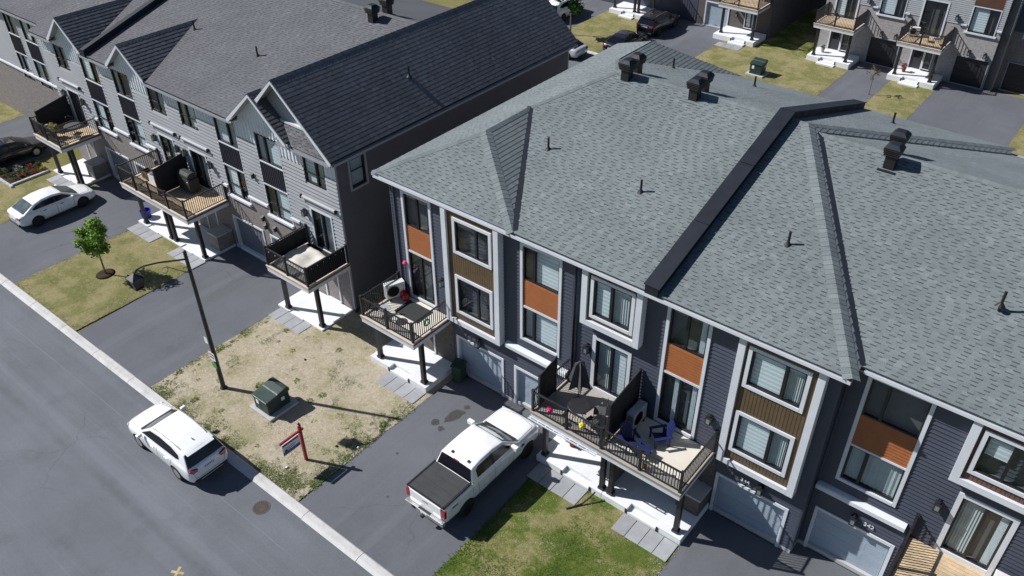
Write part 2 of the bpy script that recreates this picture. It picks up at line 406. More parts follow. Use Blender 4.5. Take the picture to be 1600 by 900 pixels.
lawn(-6.1, -3, 56.4, 66, 'lawn_straw'); lawn(-27.2, -22.9, 66, 86, 'lawn_mixed')
# short grass and weeds (uncountable): blades grouped in one object
def grass(name, areas):
    b = B(); k = b.mi('grass_blade')
    for (x0, x1, y0, y1, n, fn) in areas:
        for _ in range(n):
            x, y = random.uniform(x0, x1), random.uniform(y0, y1); r = fn(x, y)
            if r is None: continue
            h, col = r; h *= random.uniform(.6, 1.3); a = random.uniform(0, 6.28); w = h * .16 + .006
            lx, ly = random.gauss(0, 1) * h, random.gauss(0, 1) * h; h *= .6; i = len(b.v); z = .025
            b.v += [(x - w * math.cos(a), y - w * math.sin(a), z), (x + w * math.cos(a), y + w * math.sin(a), z), (x + lx, y + ly, z + h)]
            b.f.append((i, i + 1, i + 2)); b.m.append(k); v = random.uniform(.7, 1.3); b.c.append(tuple(c * v for c in col))
    return tag(b.build(name), kind='stuff')
GREEN, DRY, YEL = (.125, .18, .05), (.47, .41, .31), (.31, .29, .15)
def nz(x, y, s, o=0): return noise.fractal(Vector((x * s + o, y * s - o, o * 1.7)), 1, 2, 4)
def f_dry(x, y):
    e = min(x + 29.92, -19.74 - x, y - 11.05) ; g = nz(x, y, .8, 3) + (.62 if e < .55 else .15 if e < 1.2 else 0) * (.6 + .6 * nz(x, y, .5, 9))
    if g > .40: return .07, GREEN if random.random() < .75 else YEL
    if g > .25 and random.random() < .4: return .05, YEL
    if random.random() < .55: return .04, DRY
def f_mix(x, y):
    g = nz(x, y, .35, 5) + .13 * (-10.9 - x) - .05 * (y - 14)
    if g > .0: return .075, (.085, .15, .022)
    if g > -.2: return .06, YEL if random.random() < .6 else GREEN
    if random.random() < .6: return .05, DRY
def f_straw(x, y):
    g = nz(x, y, .5, 2)
    return (.06, GREEN) if g > .36 else (.05, YEL) if random.random() < .7 else (.05, DRY)
def f_edge(x, y):
    return (.065, GREEN if random.random() < .7 else YEL) if nz(x, y, .9, 4) > .0 else None
tag(grass('grass', [(-29.95, -19.7, 11.06, 19.5, 52000, f_dry), (-21.2, -19.75, 11.06, 17.4, 9000, f_edge), (-29.9, -19.8, 11.06, 11.8, 7000, f_edge), (-13.45, -7.2, 11.06, 18.3, 26000, f_mix), (-42.6, -36.3, 11.06, 17.6, 16000, f_straw),
    (-55, -48.95, 11.06, 18.2, 12000, f_straw), (-.85, 4, 11.06, 19, 6000, f_mix), (-29.9, -19.2, 57, 66, 9000, f_straw), (-42, -36.9, 57, 66, 5000, f_straw), (-16, -12.6, 57, 66, 4000, f_straw),
    (-29.96, -29.5, 11.1, 17.5, 900, f_edge), (-26.8, -23.3, 18.6, 30, 4000, f_straw)]), 'short patchy lawn grass, straw coloured and green', None)
# weeds: tufts one could pick apart
def tuft_mesh(seed, col, n=26, r=.16, h=.16):
    random.seed(seed); b = B(); k = b.mi('leaf')
    for _ in range(n):
        a, d = random.uniform(0, 6.28), random.uniform(.1, 1) * r; hh = h * random.uniform(.35, 1); w = random.uniform(.018, .035)
        bx, by = d * .3 * math.cos(a), d * .3 * math.sin(a); tx, ty = d * math.cos(a), d * math.sin(a); px, py = -math.sin(a) * w, math.cos(a) * w
        i = len(b.v); mx, my = (bx + tx) / 2, (by + ty) / 2
        b.v += [(bx, by, 0), (mx + px, my + py, hh), (tx, ty, hh * .7), (mx - px, my - py, hh)]; b.f.append((i, i + 1, i + 2, i + 3)); b.m.append(k)
        v = random.uniform(.7, 1.3); b.c.append(tuple(c * v for c in col))
    o = b.build('weed'); me = o.data; D.objects.remove(o); return me
WM = [tuft_mesh(s, (.19, .26, .08), 34, .2, .035) for s in range(4)] + [tuft_mesh(9, (.28, .27, .12), 26, .2, .035)]
random.seed(11)
for i in range(130):
    x, y = random.uniform(-29.7, -20), random.uniform(11.2, 19.5)
    if i < 70:
        e = random.random(); x, y = (random.uniform(-29.8, -20), random.uniform(11.1, 11.9)) if e < .3 else (random.uniform(-20.9, -19.85), random.uniform(11.2, 16.5)) if e < .65 else (random.uniform(-29.85, -29.3), random.uniform(11.3, 17.3))
    if (-30.1 < x < -26.7 and y > 17.4) or (-23.7 < x < -19.8 and y > 17.4) or (-25.6 < x < -23.8 and 12.9 < y < 14.7): continue
    o = D.objects.new('weed', random.choice(WM)); COL.objects.link(o); o.location = (x, y, .03); o.rotation_euler.z = random.uniform(0, 6); o.scale = [random.uniform(.25, .9) if i % 7 else random.uniform(1.0, 1.5)] * 3
    tag(o, 'low green weed tuft growing in the dry lawn by the utility box', 'weed', 'weeds in the dry lawn')

# ------------------------------------------------------------------ building pieces (facades face -Y unless T is given)
def cuts(x0, x1, z, holes):
    iv = [(x0, x1)]
    for (a, b_, c, d) in holes:
        if c < z < d:
            nv = []
            for p, q in iv:
                if b_ <= p or a >= q: nv.append((p, q)); continue
                if a > p: nv.append((p, a))
                if b_ < q: nv.append((b_, q))
            iv = nv
    return iv
def siding(b, x0, x1, z0, z1, y, holes, m, pitch=.165, dep=.042):
    n = max(1, round((z1 - z0) / pitch)); p = (z1 - z0) / n
    for i in range(n):
        a, c = z0 + i * p, z0 + (i + 1) * p
        for u, v in cuts(x0, x1, (a + c) / 2, holes):
            b.face([(u, y - dep, a), (v, y - dep, a), (v, y, c), (u, y, c)], m); b.face([(u, y, a), (v, y, a), (v, y - dep, a), (u, y - dep, a)], m)
def sheet(b, x0, x1, z0, z1, y, holes, m):
    zs = sorted({z0, z1} | {h for q in holes for h in q[2:] if z0 < h < z1})
    for a, c in zip(zs, zs[1:]):
        for u, v in cuts(x0, x1, (a + c) / 2, holes): b.face([(u, y, a), (v, y, a), (v, y, c), (u, y, c)], m)
def boards(b, x0, x1, z0, z1, y, holes, m, pitch=.12, dep=.014, w=.03):
    sheet(b, x0, x1, z0, z1, y, holes, m); n = max(1, round((x1 - x0) / pitch)); zs = sorted({z0, z1} | {h for q in holes for h in q[2:] if z0 < h < z1})
    for i in range(n + 1):
        x = x0 + (x1 - x0) * i / n
        for a, c in zip(zs, zs[1:]):
            if any(h[0] < x + w / 2 and h[1] > x - w / 2 and h[2] < (a + c) / 2 < h[3] for h in holes): continue
            for f in (((x - w / 2, y - dep), (x + w / 2, y - dep)), ((x - w / 2, y), (x - w / 2, y - dep)), ((x + w / 2, y - dep), (x + w / 2, y))):
                b.face([(*f[0], a), (*f[1], a), (*f[1], c), (*f[0], c)], m)
def window(par, x0, x1, z0, z1, y, mull=(.5,), inside='blind', trim=0, tm='trim_white', T=None, name='window', fw_=.06, hbar=None, proud=.06):
    """frame with recessed panes; blinds or curtains and a dark room behind them"""
    b = B(T)
    if trim:
        p = proud
        b.box(x0 - trim, x0, y - p, y + .06, z0 - trim, z1 + trim, tm); b.box(x1, x1 + trim, y - p, y + .06, z0 - trim, z1 + trim, tm)
        b.box(x0, x1, y - p, y + .06, z1, z1 + trim, tm); b.box(x0, x1, y - p - .004, y + .06, z0 - trim, z0, tm)
    f = fw_; a, c = y - .012, y + .07
    b.box(x0, x0 + f, a, c, z0, z1, 'frame_black'); b.box(x1 - f, x1, a, c, z0, z1, 'frame_black')
    b.box(x0 + f, x1 - f, a, c, z0, z0 + f, 'frame_black'); b.box(x0 + f, x1 - f, a, c, z1 - f, z1, 'frame_black')
    xs = [x0 + f]
    for q in mull:
        xm = x0 + (x1 - x0) * q; b.box(xm - .05, xm + .05, a - .004, c, z0 + f, z1 - f, 'frame_black'); xs += [xm - .05, xm + .05]
    xs.append(x1 - f)
    if hbar: b.box(x0 + f, x1 - f, a + .01, c - .02, hbar - .02, hbar + .02, 'frame_black')
    b.box(x0, x1, y + .235, y + .245, z0, z1, 'interior_dark'); b.box(x0, x1, y + .1, y + .236, z0 - .02, z0, 'interior_dark')
    o = b.build(name, par)
    for i in range(0, len(xs), 2):
        g = B(T); g.face([(xs[i], y + .04, z0 + f), (xs[i + 1], y + .04, z0 + f), (xs[i + 1], y + .04, z1 - f), (xs[i], y + .04, z1 - f)], 'glass_window'); g.build('pane', o)
        ins = inside if isinstance(inside, str) else inside[i // 2]
        u, v = xs[i] + .01, xs[i + 1] - .01; h = z1 - z0
        if ins in ('blind', 'half'):
            lo = z0 + f + (h * random.uniform(.35, .55) if ins == 'half' else 0); k = B(T); zz = z1 - f; j = 0
            while zz > lo + .01:
                e = max(lo, zz - .085); k.box(u, v, y + .10, y + .108, e + .008, zz, 'blind_white' if j % 2 == 0 else 'blind_grey'); zz = e; j += 1
            k.build('blind', o)
        elif ins in ('curtain', 'drape'):
            k = B(T); n = 14; ux = u if ins == 'curtain' else u + (v - u) * .62
            for q in range(n):
                p0, p1 = ux + (v - ux) * q / n, ux + (v - ux) * (q + 1) / n
                y0, y1 = y + .12 + .02 * (q % 2), y + .12 + .02 * ((q + 1) % 2)
                k.face([(p0, y0, z0 + f), (p1, y1, z0 + f), (p1, y1, z1 - f), (p0, y0, z1 - f)], 'blind_white' if ins == 'drape' else 'curtain_grey')
            k.build('curtain', o)
    return o
def garage(par, x0, x1, z1, y, m='garage_pale', tm='trim_white', trim=.12, z0=.05):
    b = B()
    b.box(x0 - trim, x0, y - .06, y + .15, 0, z1 + trim, tm); b.box(x1, x1 + trim, y - .06, y + .15, 0, z1 + trim, tm); b.box(x0, x1, y - .065, y + .15, z1, z1 + trim, tm)
    b.box(x0, x1, y - .03, y + .2, .0, z0, 'concrete')
    g = b.build('garage_door', par); n = 4; h = (z1 - z0) / n
    for i in range(n):
        k = B(); k.box(x0 + .005, x1 - .005, y + .11, y + .15, z0 + i * h + .004, z0 + (i + 1) * h - .004, m)
        for q in range(4):
            w = (x1 - x0) / 4; k.box(x0 + q * w + .1, x0 + (q + 1) * w - .1, y + .106, y + .112, z0 + i * h + .1, z0 + (i + 1) * h - .1, m)
        k.build('panel', g, bevel=.006)
    k = B(); k.box((x0 + x1) / 2 - .06, (x0 + x1) / 2 + .06, y + .07, y + .11, z0 + .12, z0 + .15, 'metal_black'); k.build('handle', g)
    return g
def door(par, x0, x1, z0, z1, y, m='door_dark', tm='trim_white'):
    b = B(); t = .08
    b.box(x0 - t, x0, y - .03, y + .12, z0, z1 + t, tm); b.box(x1, x1 + t, y - .03, y + .12, z0, z1 + t, tm); b.box(x0, x1, y - .032, y + .12, z1, z1 + t, tm)
    b.box(x0, x1, y - .05, y + .16, z0 - .02, z0 + .03, 'slab_white')
    b.box(x0, x1, y + .06, y + .1, z0 + .03, z1, m); o = b.build('door', par)
    k = B(); k.tube([(x1 - .1, y + .06, z0 + 1), (x1 - .1, y + .0, z0 + 1), (x1 - .2, y, z0 + 1)], .014, 'rim_silver', 6); k.build('handle', o)
    g = B(); g.box(x0 + .18, x1 - .18, y + .05, y + .058, z0 + .9, z1 - .2, 'car_glass'); g.build('pane', o)
def lantern(par, x, z, y):
    b = B(); b.box(x - .06, x + .06, y - .03, y, z - .02, z + .14, 'metal_black')
    b.tube([(x, y - .02, z + .1), (x, y - .13, z + .18), (x, y - .17, z + .1)], .014, 'metal_black')
    b.prism([(x - .11, y - .28), (x + .11, y - .28), (x + .11, y - .06), (x - .11, y - .06)], z + .05, z + .08, 'metal_black'); b.box(x - .045, x + .045, y - .215, y - .125, z + .08, z + .13, 'metal_black')
    b.box(x - .085, x + .085, y - .255, y - .085, z - .2, z + .05, 'glass_table')
    for dx in (-.085, .085):
        for dy in (-.255, -.085): b.box(x + dx - .012, x + dx + .012, y + dy - .012, y + dy + .012, z - .21, z + .06, 'metal_black')
    b.box(x - .1, x + .1, y - .27, y - .07, z - .24, z - .2, 'metal_black'); b.build('wall_lamp', par)
def strip(par, x0, x1, y, lower, mu=(.5,), ml=(.5,), iu='blind', il='blind', z=(3.1, 3.88, 5.52, 5.66, 6.9, 8.42), panel='wood_orange', upname='window'):
    """white framed column: window, timber panel, window or sliding door"""
    t = .12; b = B(); zb = z[0] if lower == 'slider' else z[1]
    b.box(x0, x0 + t, y - .075, y + .02, zb - .02, z[5] + t, 'trim_white'); b.box(x1 - t, x1, y - .075, y + .02, zb - .02, z[5] + t, 'trim_white')
    b.box(x0 + t, x1 - t, y - .072, y + .02, z[5] + .01, z[5] + t, 'trim_white'); b.box(x0 + t, x1 - t, y - .08, y + .02, zb - .02, zb + .1, 'trim_white')
    b.box(x0 + t, x1 - t, y - .055, y + .02, z[2] + .02, z[3] - .02, 'trim_white'); b.build('window_surround', par)
    p = B(); siding(p, x0 + t, x1 - t, z[3] - .02, z[4] - .03, y - .012, [], panel, .125, .024); p.box(x0 + t, x1 - t, y - .008, y + .02, z[3] - .02, z[4] - .03, panel); tag(p.build('timber_panel', par), kind='stuff')
    window(par, x0 + t, x1 - t, z[4] - .03, z[5] + .01, y, mu, iu)
    window(par, x0 + t, x1 - t, zb + .1, z[2] + .02, y, ml, il, name='sliding_door' if lower == 'slider' else 'window')
    return [(x0 + .05, x1 - .05, zb, z[5] + .1)]
def bay(par, x0, x1, z0, z1, y, wins, mull=(.6,), ins='blind', out=.3, m='wood_brown'):
    """boxed-out bay: thick white frame, vertical brown boards, trimmed windows"""
    t = .25; b = B(); yo = y - out
    b.box(x0, x0 + t, yo - .05, y + .01, z0, z1, 'trim_white'); b.box(x1 - t, x1, yo - .05, y + .01, z0, z1, 'trim_white'); b.box(x0 + t, x1 - t, yo - .05, y + .01, z0, z0 + t, 'trim_white')
    b.build('bay_frame', par, bevel=.01)
    holes = [(w[0], w[1], w[2], w[3]) for w in wins]; k = B(); boards(k, x0 + t, x1 - t, z0 + t, z1, yo + .06, holes, m, .125, .009, .105); tag(k.build('bay_cladding', par), kind='stuff')
    for w in wins: window(par, w[0] + .13, w[1] - .13, w[2] + .13, w[3] - .11, yo + .05, mull, ins, trim=.13, proud=.05)
def number(par, txt, x, z, y, size=.2):
    c = D.curves.new('house_number', 'FONT'); c.body = txt; c.size = size; c.extrude = .008; c.align_x = 'CENTER'; o = D.objects.new('tmp', c); COL.objects.link(o)
    me = D.meshes.new_from_object(o.evaluated_get(bpy.context.evaluated_depsgraph_get())); D.objects.remove(o); me.name = 'house_number'
    off = Vector(par['_abs']); me.transform(Matrix.Translation(Vector((x, y - .062, z)) - off) @ Matrix.Rotation(R(90), 4, 'X')); me.materials.clear(); me.materials.append(MATS['trim_white'])
    p = D.objects.new('house_number', me); COL.objects.link(p); p.parent = par
def rail_line(b, p0, p1, z, style='straight', h=1.02, m='metal_black', endposts=(1, 1), lights=False):
    p0, p1 = Vector(p0), Vector(p1); L = (p1 - p0).length; d = (p1 - p0) / L; ax = abs(d.x) > .5
    def bar(a, c, z0, z1, w): 
        q0, q1 = p0 + d * a, p0 + d * c
        b.box(min(q0.x, q1.x) - (0 if ax else w), max(q0.x, q1.x) + (0 if ax else w), min(q0.y, q1.y) - (w if ax else 0), max(q0.y, q1.y) + (w if ax else 0), z0, z1, m)
    bar(.02, L - .02, z + h - .05, z + h, .03); bar(.02, L - .02, z + .08, z + .115, .016)
    n = max(2, round(L / .115))
    for i in range(1, n):
        q = p0 + d * (L * i / n)
        if style == 'wavy':
            pts = [(q.x + (.035 * math.sin(t * 6.28) if ax else 0), q.y + (0 if ax else .035 * math.sin(t * 6.28)), z + .1 + t * (h - .15)) for t in [j / 7 for j in range(8)]]; b.tube(pts, .016, m, 4)
        else: b.box(q.x - .013, q.x + .013, q.y - .013, q.y + .013, z + .11, z + h - .045, m)
    k = max(1, round(L / 1.75))
    for i in range(k + 1):
        if (i == 0 and not endposts[0]) or (i == k and not endposts[1]): continue
        q = p0 + d * (L * i / k); w = .045; b.box(q.x - w, q.x + w, q.y - w, q.y + w, z, z + h + .04, m); b.box(q.x - w - .012, q.x + w + .012, q.y - w - .012, q.y + w + .012, z + h + .04, z + h + .06, m)
def balcony(par, x0, x1, y0, y1, z, floor='deck_beige', fascia='wood_fascia', side='fascia_redwood', under='trim_white', posts=(), porch_z=.33, rails=('L', 'F', 'R'), style='straight', split=None, planks=False, fstyle2=None):
    b = B(); t = .045
    b.box(x0 + .05, x1 - .05, y0 + .05, y1, z - .1, z - .015, 'deck_grey' if planks else floor)
    b.box(x0, x1, y0, y0 + t, z - .13, z + .012, fascia); b.box(x0, x0 + t, y0 + t, y1, z - .13, z + .01, side); b.box(x1 - t, x1, y0 + t, y1, z - .13, z + .01, side)
    b.box(x0 - .012, x1 + .012, y0 - .03, y0 + .13, z - .012, z + .02, fascia); b.box(x1 - .13, x1 + .012, y0 + .13, y1, z - .012, z + .018, fascia); b.box(x0 - .012, x0 + .13, y0 + .13, y1, z - .012, z + .018, fascia)
    b.box(x0 + .02, x1 - .02, y0 + .02, y1, z - .33, z - .13, under); 
    o = b.build('balcony', par)
    if planks:
        n = round((y1 - y0 - .26) / .14)
        for i in range(n):
            k = B(); a = y0 + .13 + (y1 - y0 - .13) * i / n; k.box(x0 + .13, x1 - .13, a + .006, a + (y1 - y0 - .13) / n - .006, z - .015, z + .006, 'deck_wood', spread(0, .16)); k.build('plank', o)
    for (px, py) in posts:
        k = B(); w = .09; k.box(px - w, px + w, py - w, py + w, porch_z, z - .33, 'metal_black'); k.box(px - w - .035, px + w + .035, py - w - .035, py + w + .035, porch_z, porch_z + .12, 'metal_black'); k.box(px - w - .03, px + w + .03, py - w - .03, py + w + .03, z - .42, z - .33, 'metal_black'); k.build('post', o)
    i = .075
    if 'L' in rails: k = B(); rail_line(k, (x0 + i, y0 + i, 0), (x0 + i, y1 - .03, 0), z, style, endposts=(0, 1)); k.build('railing', o)
    if 'F' in rails:
        xs = [x0 + i] + ([split] if split else []) + [x1 - i]
        for j in range(len(xs) - 1): k = B(); rail_line(k, (xs[j], y0 + i, 0), (xs[j + 1], y0 + i, 0), z, style if j == 0 else (fstyle2 or style), endposts=(1, 1 if j == len(xs) - 2 else 0)); k.build('railing', o)
    if 'R' in rails: k = B(); rail_line(k, (x1 - i, y0 + i, 0), (x1 - i, y1 - .03, 0), z, fstyle2 or style, endposts=(0, 1)); k.build('railing', o)
    return o
def screen(par, x, y0, y1, z0, h0, h1, name='privacy_screen'):
    b = B(); b.prism([(y0, z0 + .03), (y1, z0 + .03), (y1, z0 + h1), (y0, z0 + h0)], x - .018, x + .018, 'privacy_black', 'x')
    for yy, hh in ((y0, h0), (y1, h1)): b.box(x - .04, x + .04, yy - .03, yy + .03, z0, z0 + hh + .03, 'metal_black')
    b.build(name, par)
def porch(par, x0, x1, y0, y1, z, step, name='porch'):
    """concrete slab with a lower step let into its front edge"""
    a, c = step; b = B(); g = .32
    b.box(x0, x1, y0 + g, y1, -.02, z, 'slab_white'); b.box(x0, a, y0, y0 + g - .002, -.02, z, 'slab_white'); b.box(c, x1, y0, y0 + g - .002, -.02, z, 'slab_white')
    o = b.build(name, par, bevel=.012)
    k = B(); k.box(a + .004, c - .004, y0 - .01, y0 + g - .006, -.02, z * .52, 'slab_white'); k.build('step', o, bevel=.012)
    for xx, in ((a - .09,), (c + .0,)):
        k = B(); k.box(xx, xx + .09, y0 - .02, y0 - .004, .06, z - .04, 'plastic_black'); k.build('step_light', o)
    return o
def pavers(x0, x1, y0, y1, n):
    b = B(); b.box(x0, x1, y0, y1, -.02, .03, 'mulch'); o = tag(b.build('paver_path'), kind='structure'); w = (x1 - x0) / n
    for i in range(n):
        k = B(); c = spread(0, .1); k.box(x0 + i * w + .012, x0 + (i + 1) * w - .012, y0 + .012, y1 - .012, .0, .055 + random.uniform(0, .012), 'paver_grey', c); k.build('paver', o, bevel=.008)
# ---- roofs
def frame_of(poly):
    p = [Vector(q) for q in poly]; n = Vector((0, 0, 0))
    for i in range(len(p)): a, c = p[i], p[(i + 1) % len(p)]; n += a.cross(c)
    n.normalize()
    if n.z < 0: n = -n
    a = Vector((0, 0, 1)).cross(n)
    a = a.normalized() if a.length > 1e-6 else Vector((1, 0, 0))
    return p, n, a, n.cross(a)
def slope(par, poly, m, name='roof_slope', exposure=.145, shingles=True, thick=.1, dark=.44, jit=.07, hh=.012, line=False):
    """one roof plane: a solid sheet and courses of overlapping shingle tabs on it"""
    p, n, a, u = frame_of(poly); b = B(); N = len(p)
    top = [q for q in p]; bot = [q - n * thick for q in p]
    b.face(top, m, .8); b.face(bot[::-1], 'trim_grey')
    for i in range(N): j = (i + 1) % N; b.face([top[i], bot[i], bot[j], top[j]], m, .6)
    o = b.build(name, par)
    if not shingles: return o
    q2 = [((q - p[0]).dot(a), (q - p[0]).dot(u)) for q in p]; vmin = min(q[1] for q in q2); vmax = max(q[1] for q in q2)
    s = B(); v = vmin; row = 0
    def P(x, y, h): return p[0] + a * x + u * y + n * h
    while v < vmax - .02:
        e = min(exposure, vmax - v); vm = v + e * .5; xs = []
        for i in range(N):
            (x0, y0), (x1, y1) = q2[i], q2[(i + 1) % N]
            if (y0 <= vm < y1) or (y1 <= vm < y0): xs.append(x0 + (vm - y0) / (y1 - y0) * (x1 - x0))
        xs.sort()
        for l, r in zip(xs[::2], xs[1::2]):
            x = l - random.uniform(0, .3); raised = random.random() < .5
            while x < r:
                w = random.uniform(.15, .21) if not raised else random.uniform(.17, .30); x0, x1 = max(x, l), min(x + w, r); x += w
                if x1 - x0 < .02: continue
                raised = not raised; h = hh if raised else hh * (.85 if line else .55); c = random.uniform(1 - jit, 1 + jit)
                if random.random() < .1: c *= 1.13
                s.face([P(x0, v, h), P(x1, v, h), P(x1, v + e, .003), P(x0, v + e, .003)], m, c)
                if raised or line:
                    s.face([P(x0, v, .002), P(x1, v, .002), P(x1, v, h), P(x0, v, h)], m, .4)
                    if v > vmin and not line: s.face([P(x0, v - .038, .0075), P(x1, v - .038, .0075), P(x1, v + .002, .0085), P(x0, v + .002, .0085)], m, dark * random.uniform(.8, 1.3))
        v += exposure; row += 1
    tag(s.build('shingles', o), kind='stuff'); return o
def caps(par, p0, p1, polyA, polyB, m, w=.17, name='ridge_caps', lift=1.0):
    p0, p1 = Vector(p0), Vector(p1); L = (p1 - p0).length; d = (p1 - p0) / L; b = B(); dirs = []
    for poly in (polyA, polyB):
        p, n, a, u = frame_of(poly); s = n.cross(d).normalized(); cen = sum(p, Vector()) / len(p)
        if s.dot(cen - p0) < 0: s = -s
        dirs.append((s, n))
    k = max(1, round(L / .2))
    for i in range(k):
        q0, q1 = p0 + d * (L * i / k), p0 + d * (L * (i + 1) / k + .02); c = random.uniform(.9, 1.15) * lift; z = Vector((0, 0, .022 if i % 2 else .028)); z0 = Vector((0, 0, .035))
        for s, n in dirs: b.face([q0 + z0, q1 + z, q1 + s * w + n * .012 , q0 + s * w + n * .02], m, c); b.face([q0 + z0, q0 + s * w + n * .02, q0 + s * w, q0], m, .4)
    tag(b.build(name, par), kind='stuff')
def boxvent(par, x, y, z, s=.5, h=.95):
    b = B(); r = s / 2; b.box(x - r * .72, x + r * .72, y - r * .72, y + r * .72, z - .35, z + h * .62, 'plastic_black')
    b.box(x - r - .06, x + r + .06, y - r - .1, y + r + .02, z - .16, z - .1, 'metal_flashing')
    for i in range(4):
        zz = z + h * (.5 + i * .085); k = r * (1 + .05 * i); b.prism([(x - k, y - k), (x + k, y - k), (x + k, y + k), (x - k, y + k)], zz, zz + .045, 'plastic_black')
    k = r * 1.12; zz = z + h * .84; P = [(x - k, y - k, zz), (x + k, y - k, zz), (x + k, y + k, zz), (x - k, y + k, zz)]; q = k * .55; Q = [(x - q, y - q, z + h), (x + q, y - q, z + h), (x + q, y + q, z + h), (x - q, y + q, z + h)]
    b.face(Q, 'metal_flashing'); b.face(P[::-1], 'plastic_black')
    for i in range(4): j = (i + 1) % 4; b.face([P[i], P[j], Q[j], Q[i]], 'metal_flashing')
    b.build('roof_vent', par, bevel=.008)
def pipe(par, x, y, z, h=.5):
    b = B(); b.tube([(x, y, z - .2), (x, y, z + h)], .045, 'plastic_black', 10); b.lathe((x, y, z), [(.15, -.04), (.08, .05), (.05, .1)], 'plastic_black', 10); b.build('vent_pipe', par, smooth=False)
def fascia(par, p0, p1, h=.2, out=.02, m='trim_white', gutter=True, name='gutter'):
    """eave board with a hollow gutter hung on it, running along X or Y"""
    b = B(); (x0, y0, z), (x1, y1, _) = p0, p1
    if abs(y1 - y0) < .01:
        s = 1 if out > 0 else -1; y = y0
        b.box(x0, x1, min(y, y + s * .03), max(y, y + s * .03), z - h, z - .02, m)
        if gutter: b.box(x0, x1, min(y - s * .002, y - s * .1), max(y - s * .002, y - s * .1), z - .15, z - .135, m); b.box(x0, x1, min(y - s * .1, y - s * .112), max(y - s * .1, y - s * .112), z - .15, z - .03, m)
    else:
        s = 1 if out > 0 else -1; x = x0
        b.box(min(x, x + s * .03), max(x, x + s * .03), y0, y1, z - h, z - .02, m)
        if gutter: b.box(min(x - s * .002, x - s * .1), max(x - s * .002, x - s * .1), y0, y1, z - .15, z - .135, m); b.box(min(x - s * .1, x - s * .112), max(x - s * .1, x - s * .112), y0, y1, z - .15, z - .03, m)
    b.build(name, par)
# ------------------------------------------------------------------ the slate-grey row in front (right)
M('garage_slate', (.13, .145, .18), .5, .06, .8)
RH = thing('townhouse_row', 'three-storey slate grey townhouse row with orange timber panels and pale grey hip roof', 'townhouses', (-8.5, 29.5, 0), absolute=True)
YA, YC, YD = 20.5, 20.65, 21.3
b = B(); b.prism([(-23.1, 20.78), (-13.85, 20.78), (-13.85, 20.93), (-4.1, 20.93), (-4.1, 21.58), (9, 21.58), (9, 38.3), (-23.1, 38.3)], 0, 8.76, 'interior_dark'); b.build('inner_wall', RH)
holesA = [(-22.5, -20.93, 3.05, 8.5), (-16.2, -14.35, 3.9, 8.5), (-19.75, -17.25, 0, 2.15), (-16.5, -14.0, 0, 2.15), (-22.5, -20.7, .3, 2.5)]
holesC = [(-12.85, -11.25, 3.05, 5.6), (-9.95, -8.37, 3.05, 8.5), (-7.1, -4.6, 0, 2.1), (-12.6, -10.9, .3, 2.5), (-9.9, -8.4, .3, 2.5)]
holesD = [(-3.42, -1.54, 3.9, 8.5), (.0, 1.6, 3.1, 5.75), (-3.65, -1.2, 0, 2.2), (5.0, 6.6, 3.9, 8.5)]
b = B()
siding(b, -23.2, -13.8, .22, 8.78, YA, holesA, 'siding_slate'); siding(b, -13.8, -4.05, .22, 8.78, YC, holesC, 'siding_slate'); siding(b, -4.05, 9, .22, 8.78, YD, holesD, 'siding_slate')
tag(b.build('siding', RH), kind='stuff')
def TX(c): return Matrix(((0, -1, 0, c), (1, 0, 0, 0), (0, 0, 1, 0), (0, 0, 0, 1)))      # local facade turned to face +X
def TXn(c): return Matrix(((0, 1, 0, c), (-1, 0, 0, 0), (0, 0, 1, 0), (0, 0, 0, 1)))    # ... to face -X
b = B(TX(-13.8)); siding(b, YA - .016, YC + .1, .22, 8.78, 0, [], 'siding_slate')
b.T = TX(-4.05); siding(b, YC - .016, YD + .1, .22, 8.78, 0, [], 'siding_slate')
b.T = TXn(-23.2); siding(b, -38.35, -YA + .016, .22, 8.78, 0, [], 'siding_charcoal')
tag(b.build('return_siding', RH), kind='stuff')
b = B(); b.box(-23.2, 9, 38.3, 38.4, 0, 8.78, 'siding_grey'); b.box(8.9, 9.0, 21.35, 38.3, 0, 8.78, 'siding_slate'); b.build('rear_wall', RH)
b = B(); b.box(-23.22, -13.82, YA - .03, YA + .1, 0, .22, 'concrete'); b.box(-13.82, -4.03, YC - .03, YC + .1, 0, .22, 'concrete'); b.box(-4.03, 9, YD - .03, YD + .1, 0, .22, 'concrete'); b.box(-4.05, -4.02, YC, YD, 0, .22, 'concrete'); b.build('foundation', RH)
# corner boards
b = B()
for x, y in ((-23.23, YA - .035), (-13.82, YA - .03), (-4.07, YC - .03)): b = B(); b.box(x, x + .07, y, y + .09, .22, 8.76, 'siding_slate'); b.build('corner_board', RH)
strip(RH, -22.55, -20.88, YA, 'slider', (.5,), (.5,), 'none', ['none', 'none'])
strip(RH, -16.25, -14.3, YA, 'win', (.3,), (.3,), ['none', 'blind'], ['curtain', 'blind'])
strip(RH, -10.0, -8.32, YC, 'slider', (.47,), (.5,), ['none', 'drape'], ['drape', 'drape'])
strip(RH, -3.47, -1.49, YD, 'win', (.32,), (.32,), ['none', 'none'], ['curtain', 'curtain'], z=(3.1, 3.95, 5.58, 5.7, 6.98, 8.48))
strip(RH, 4.9, 6.7, YD, 'win', (.5,), (.5,), 'blind', 'blind')
bay(RH, -20.05, -17.1, 3.15, 8.74, YA, [(-19.5, -17.5, 6.82, 8.48), (-19.5, -17.5, 3.78, 5.72)], (.62,), ['none', 'none'])
bay(RH, -13.34, -10.82, 6.24, 8.74, YC, [(-12.98, -11.15, 6.66, 8.5)], (.47,), ['blind', 'curtain'])
bay(RH, -7.27, -4.4, 3.05, 8.74, YC, [(-6.92, -4.84, 6.75, 8.46), (-6.92, -4.84, 3.74, 5.62)], (.64,), ['blind', 'curtain'])
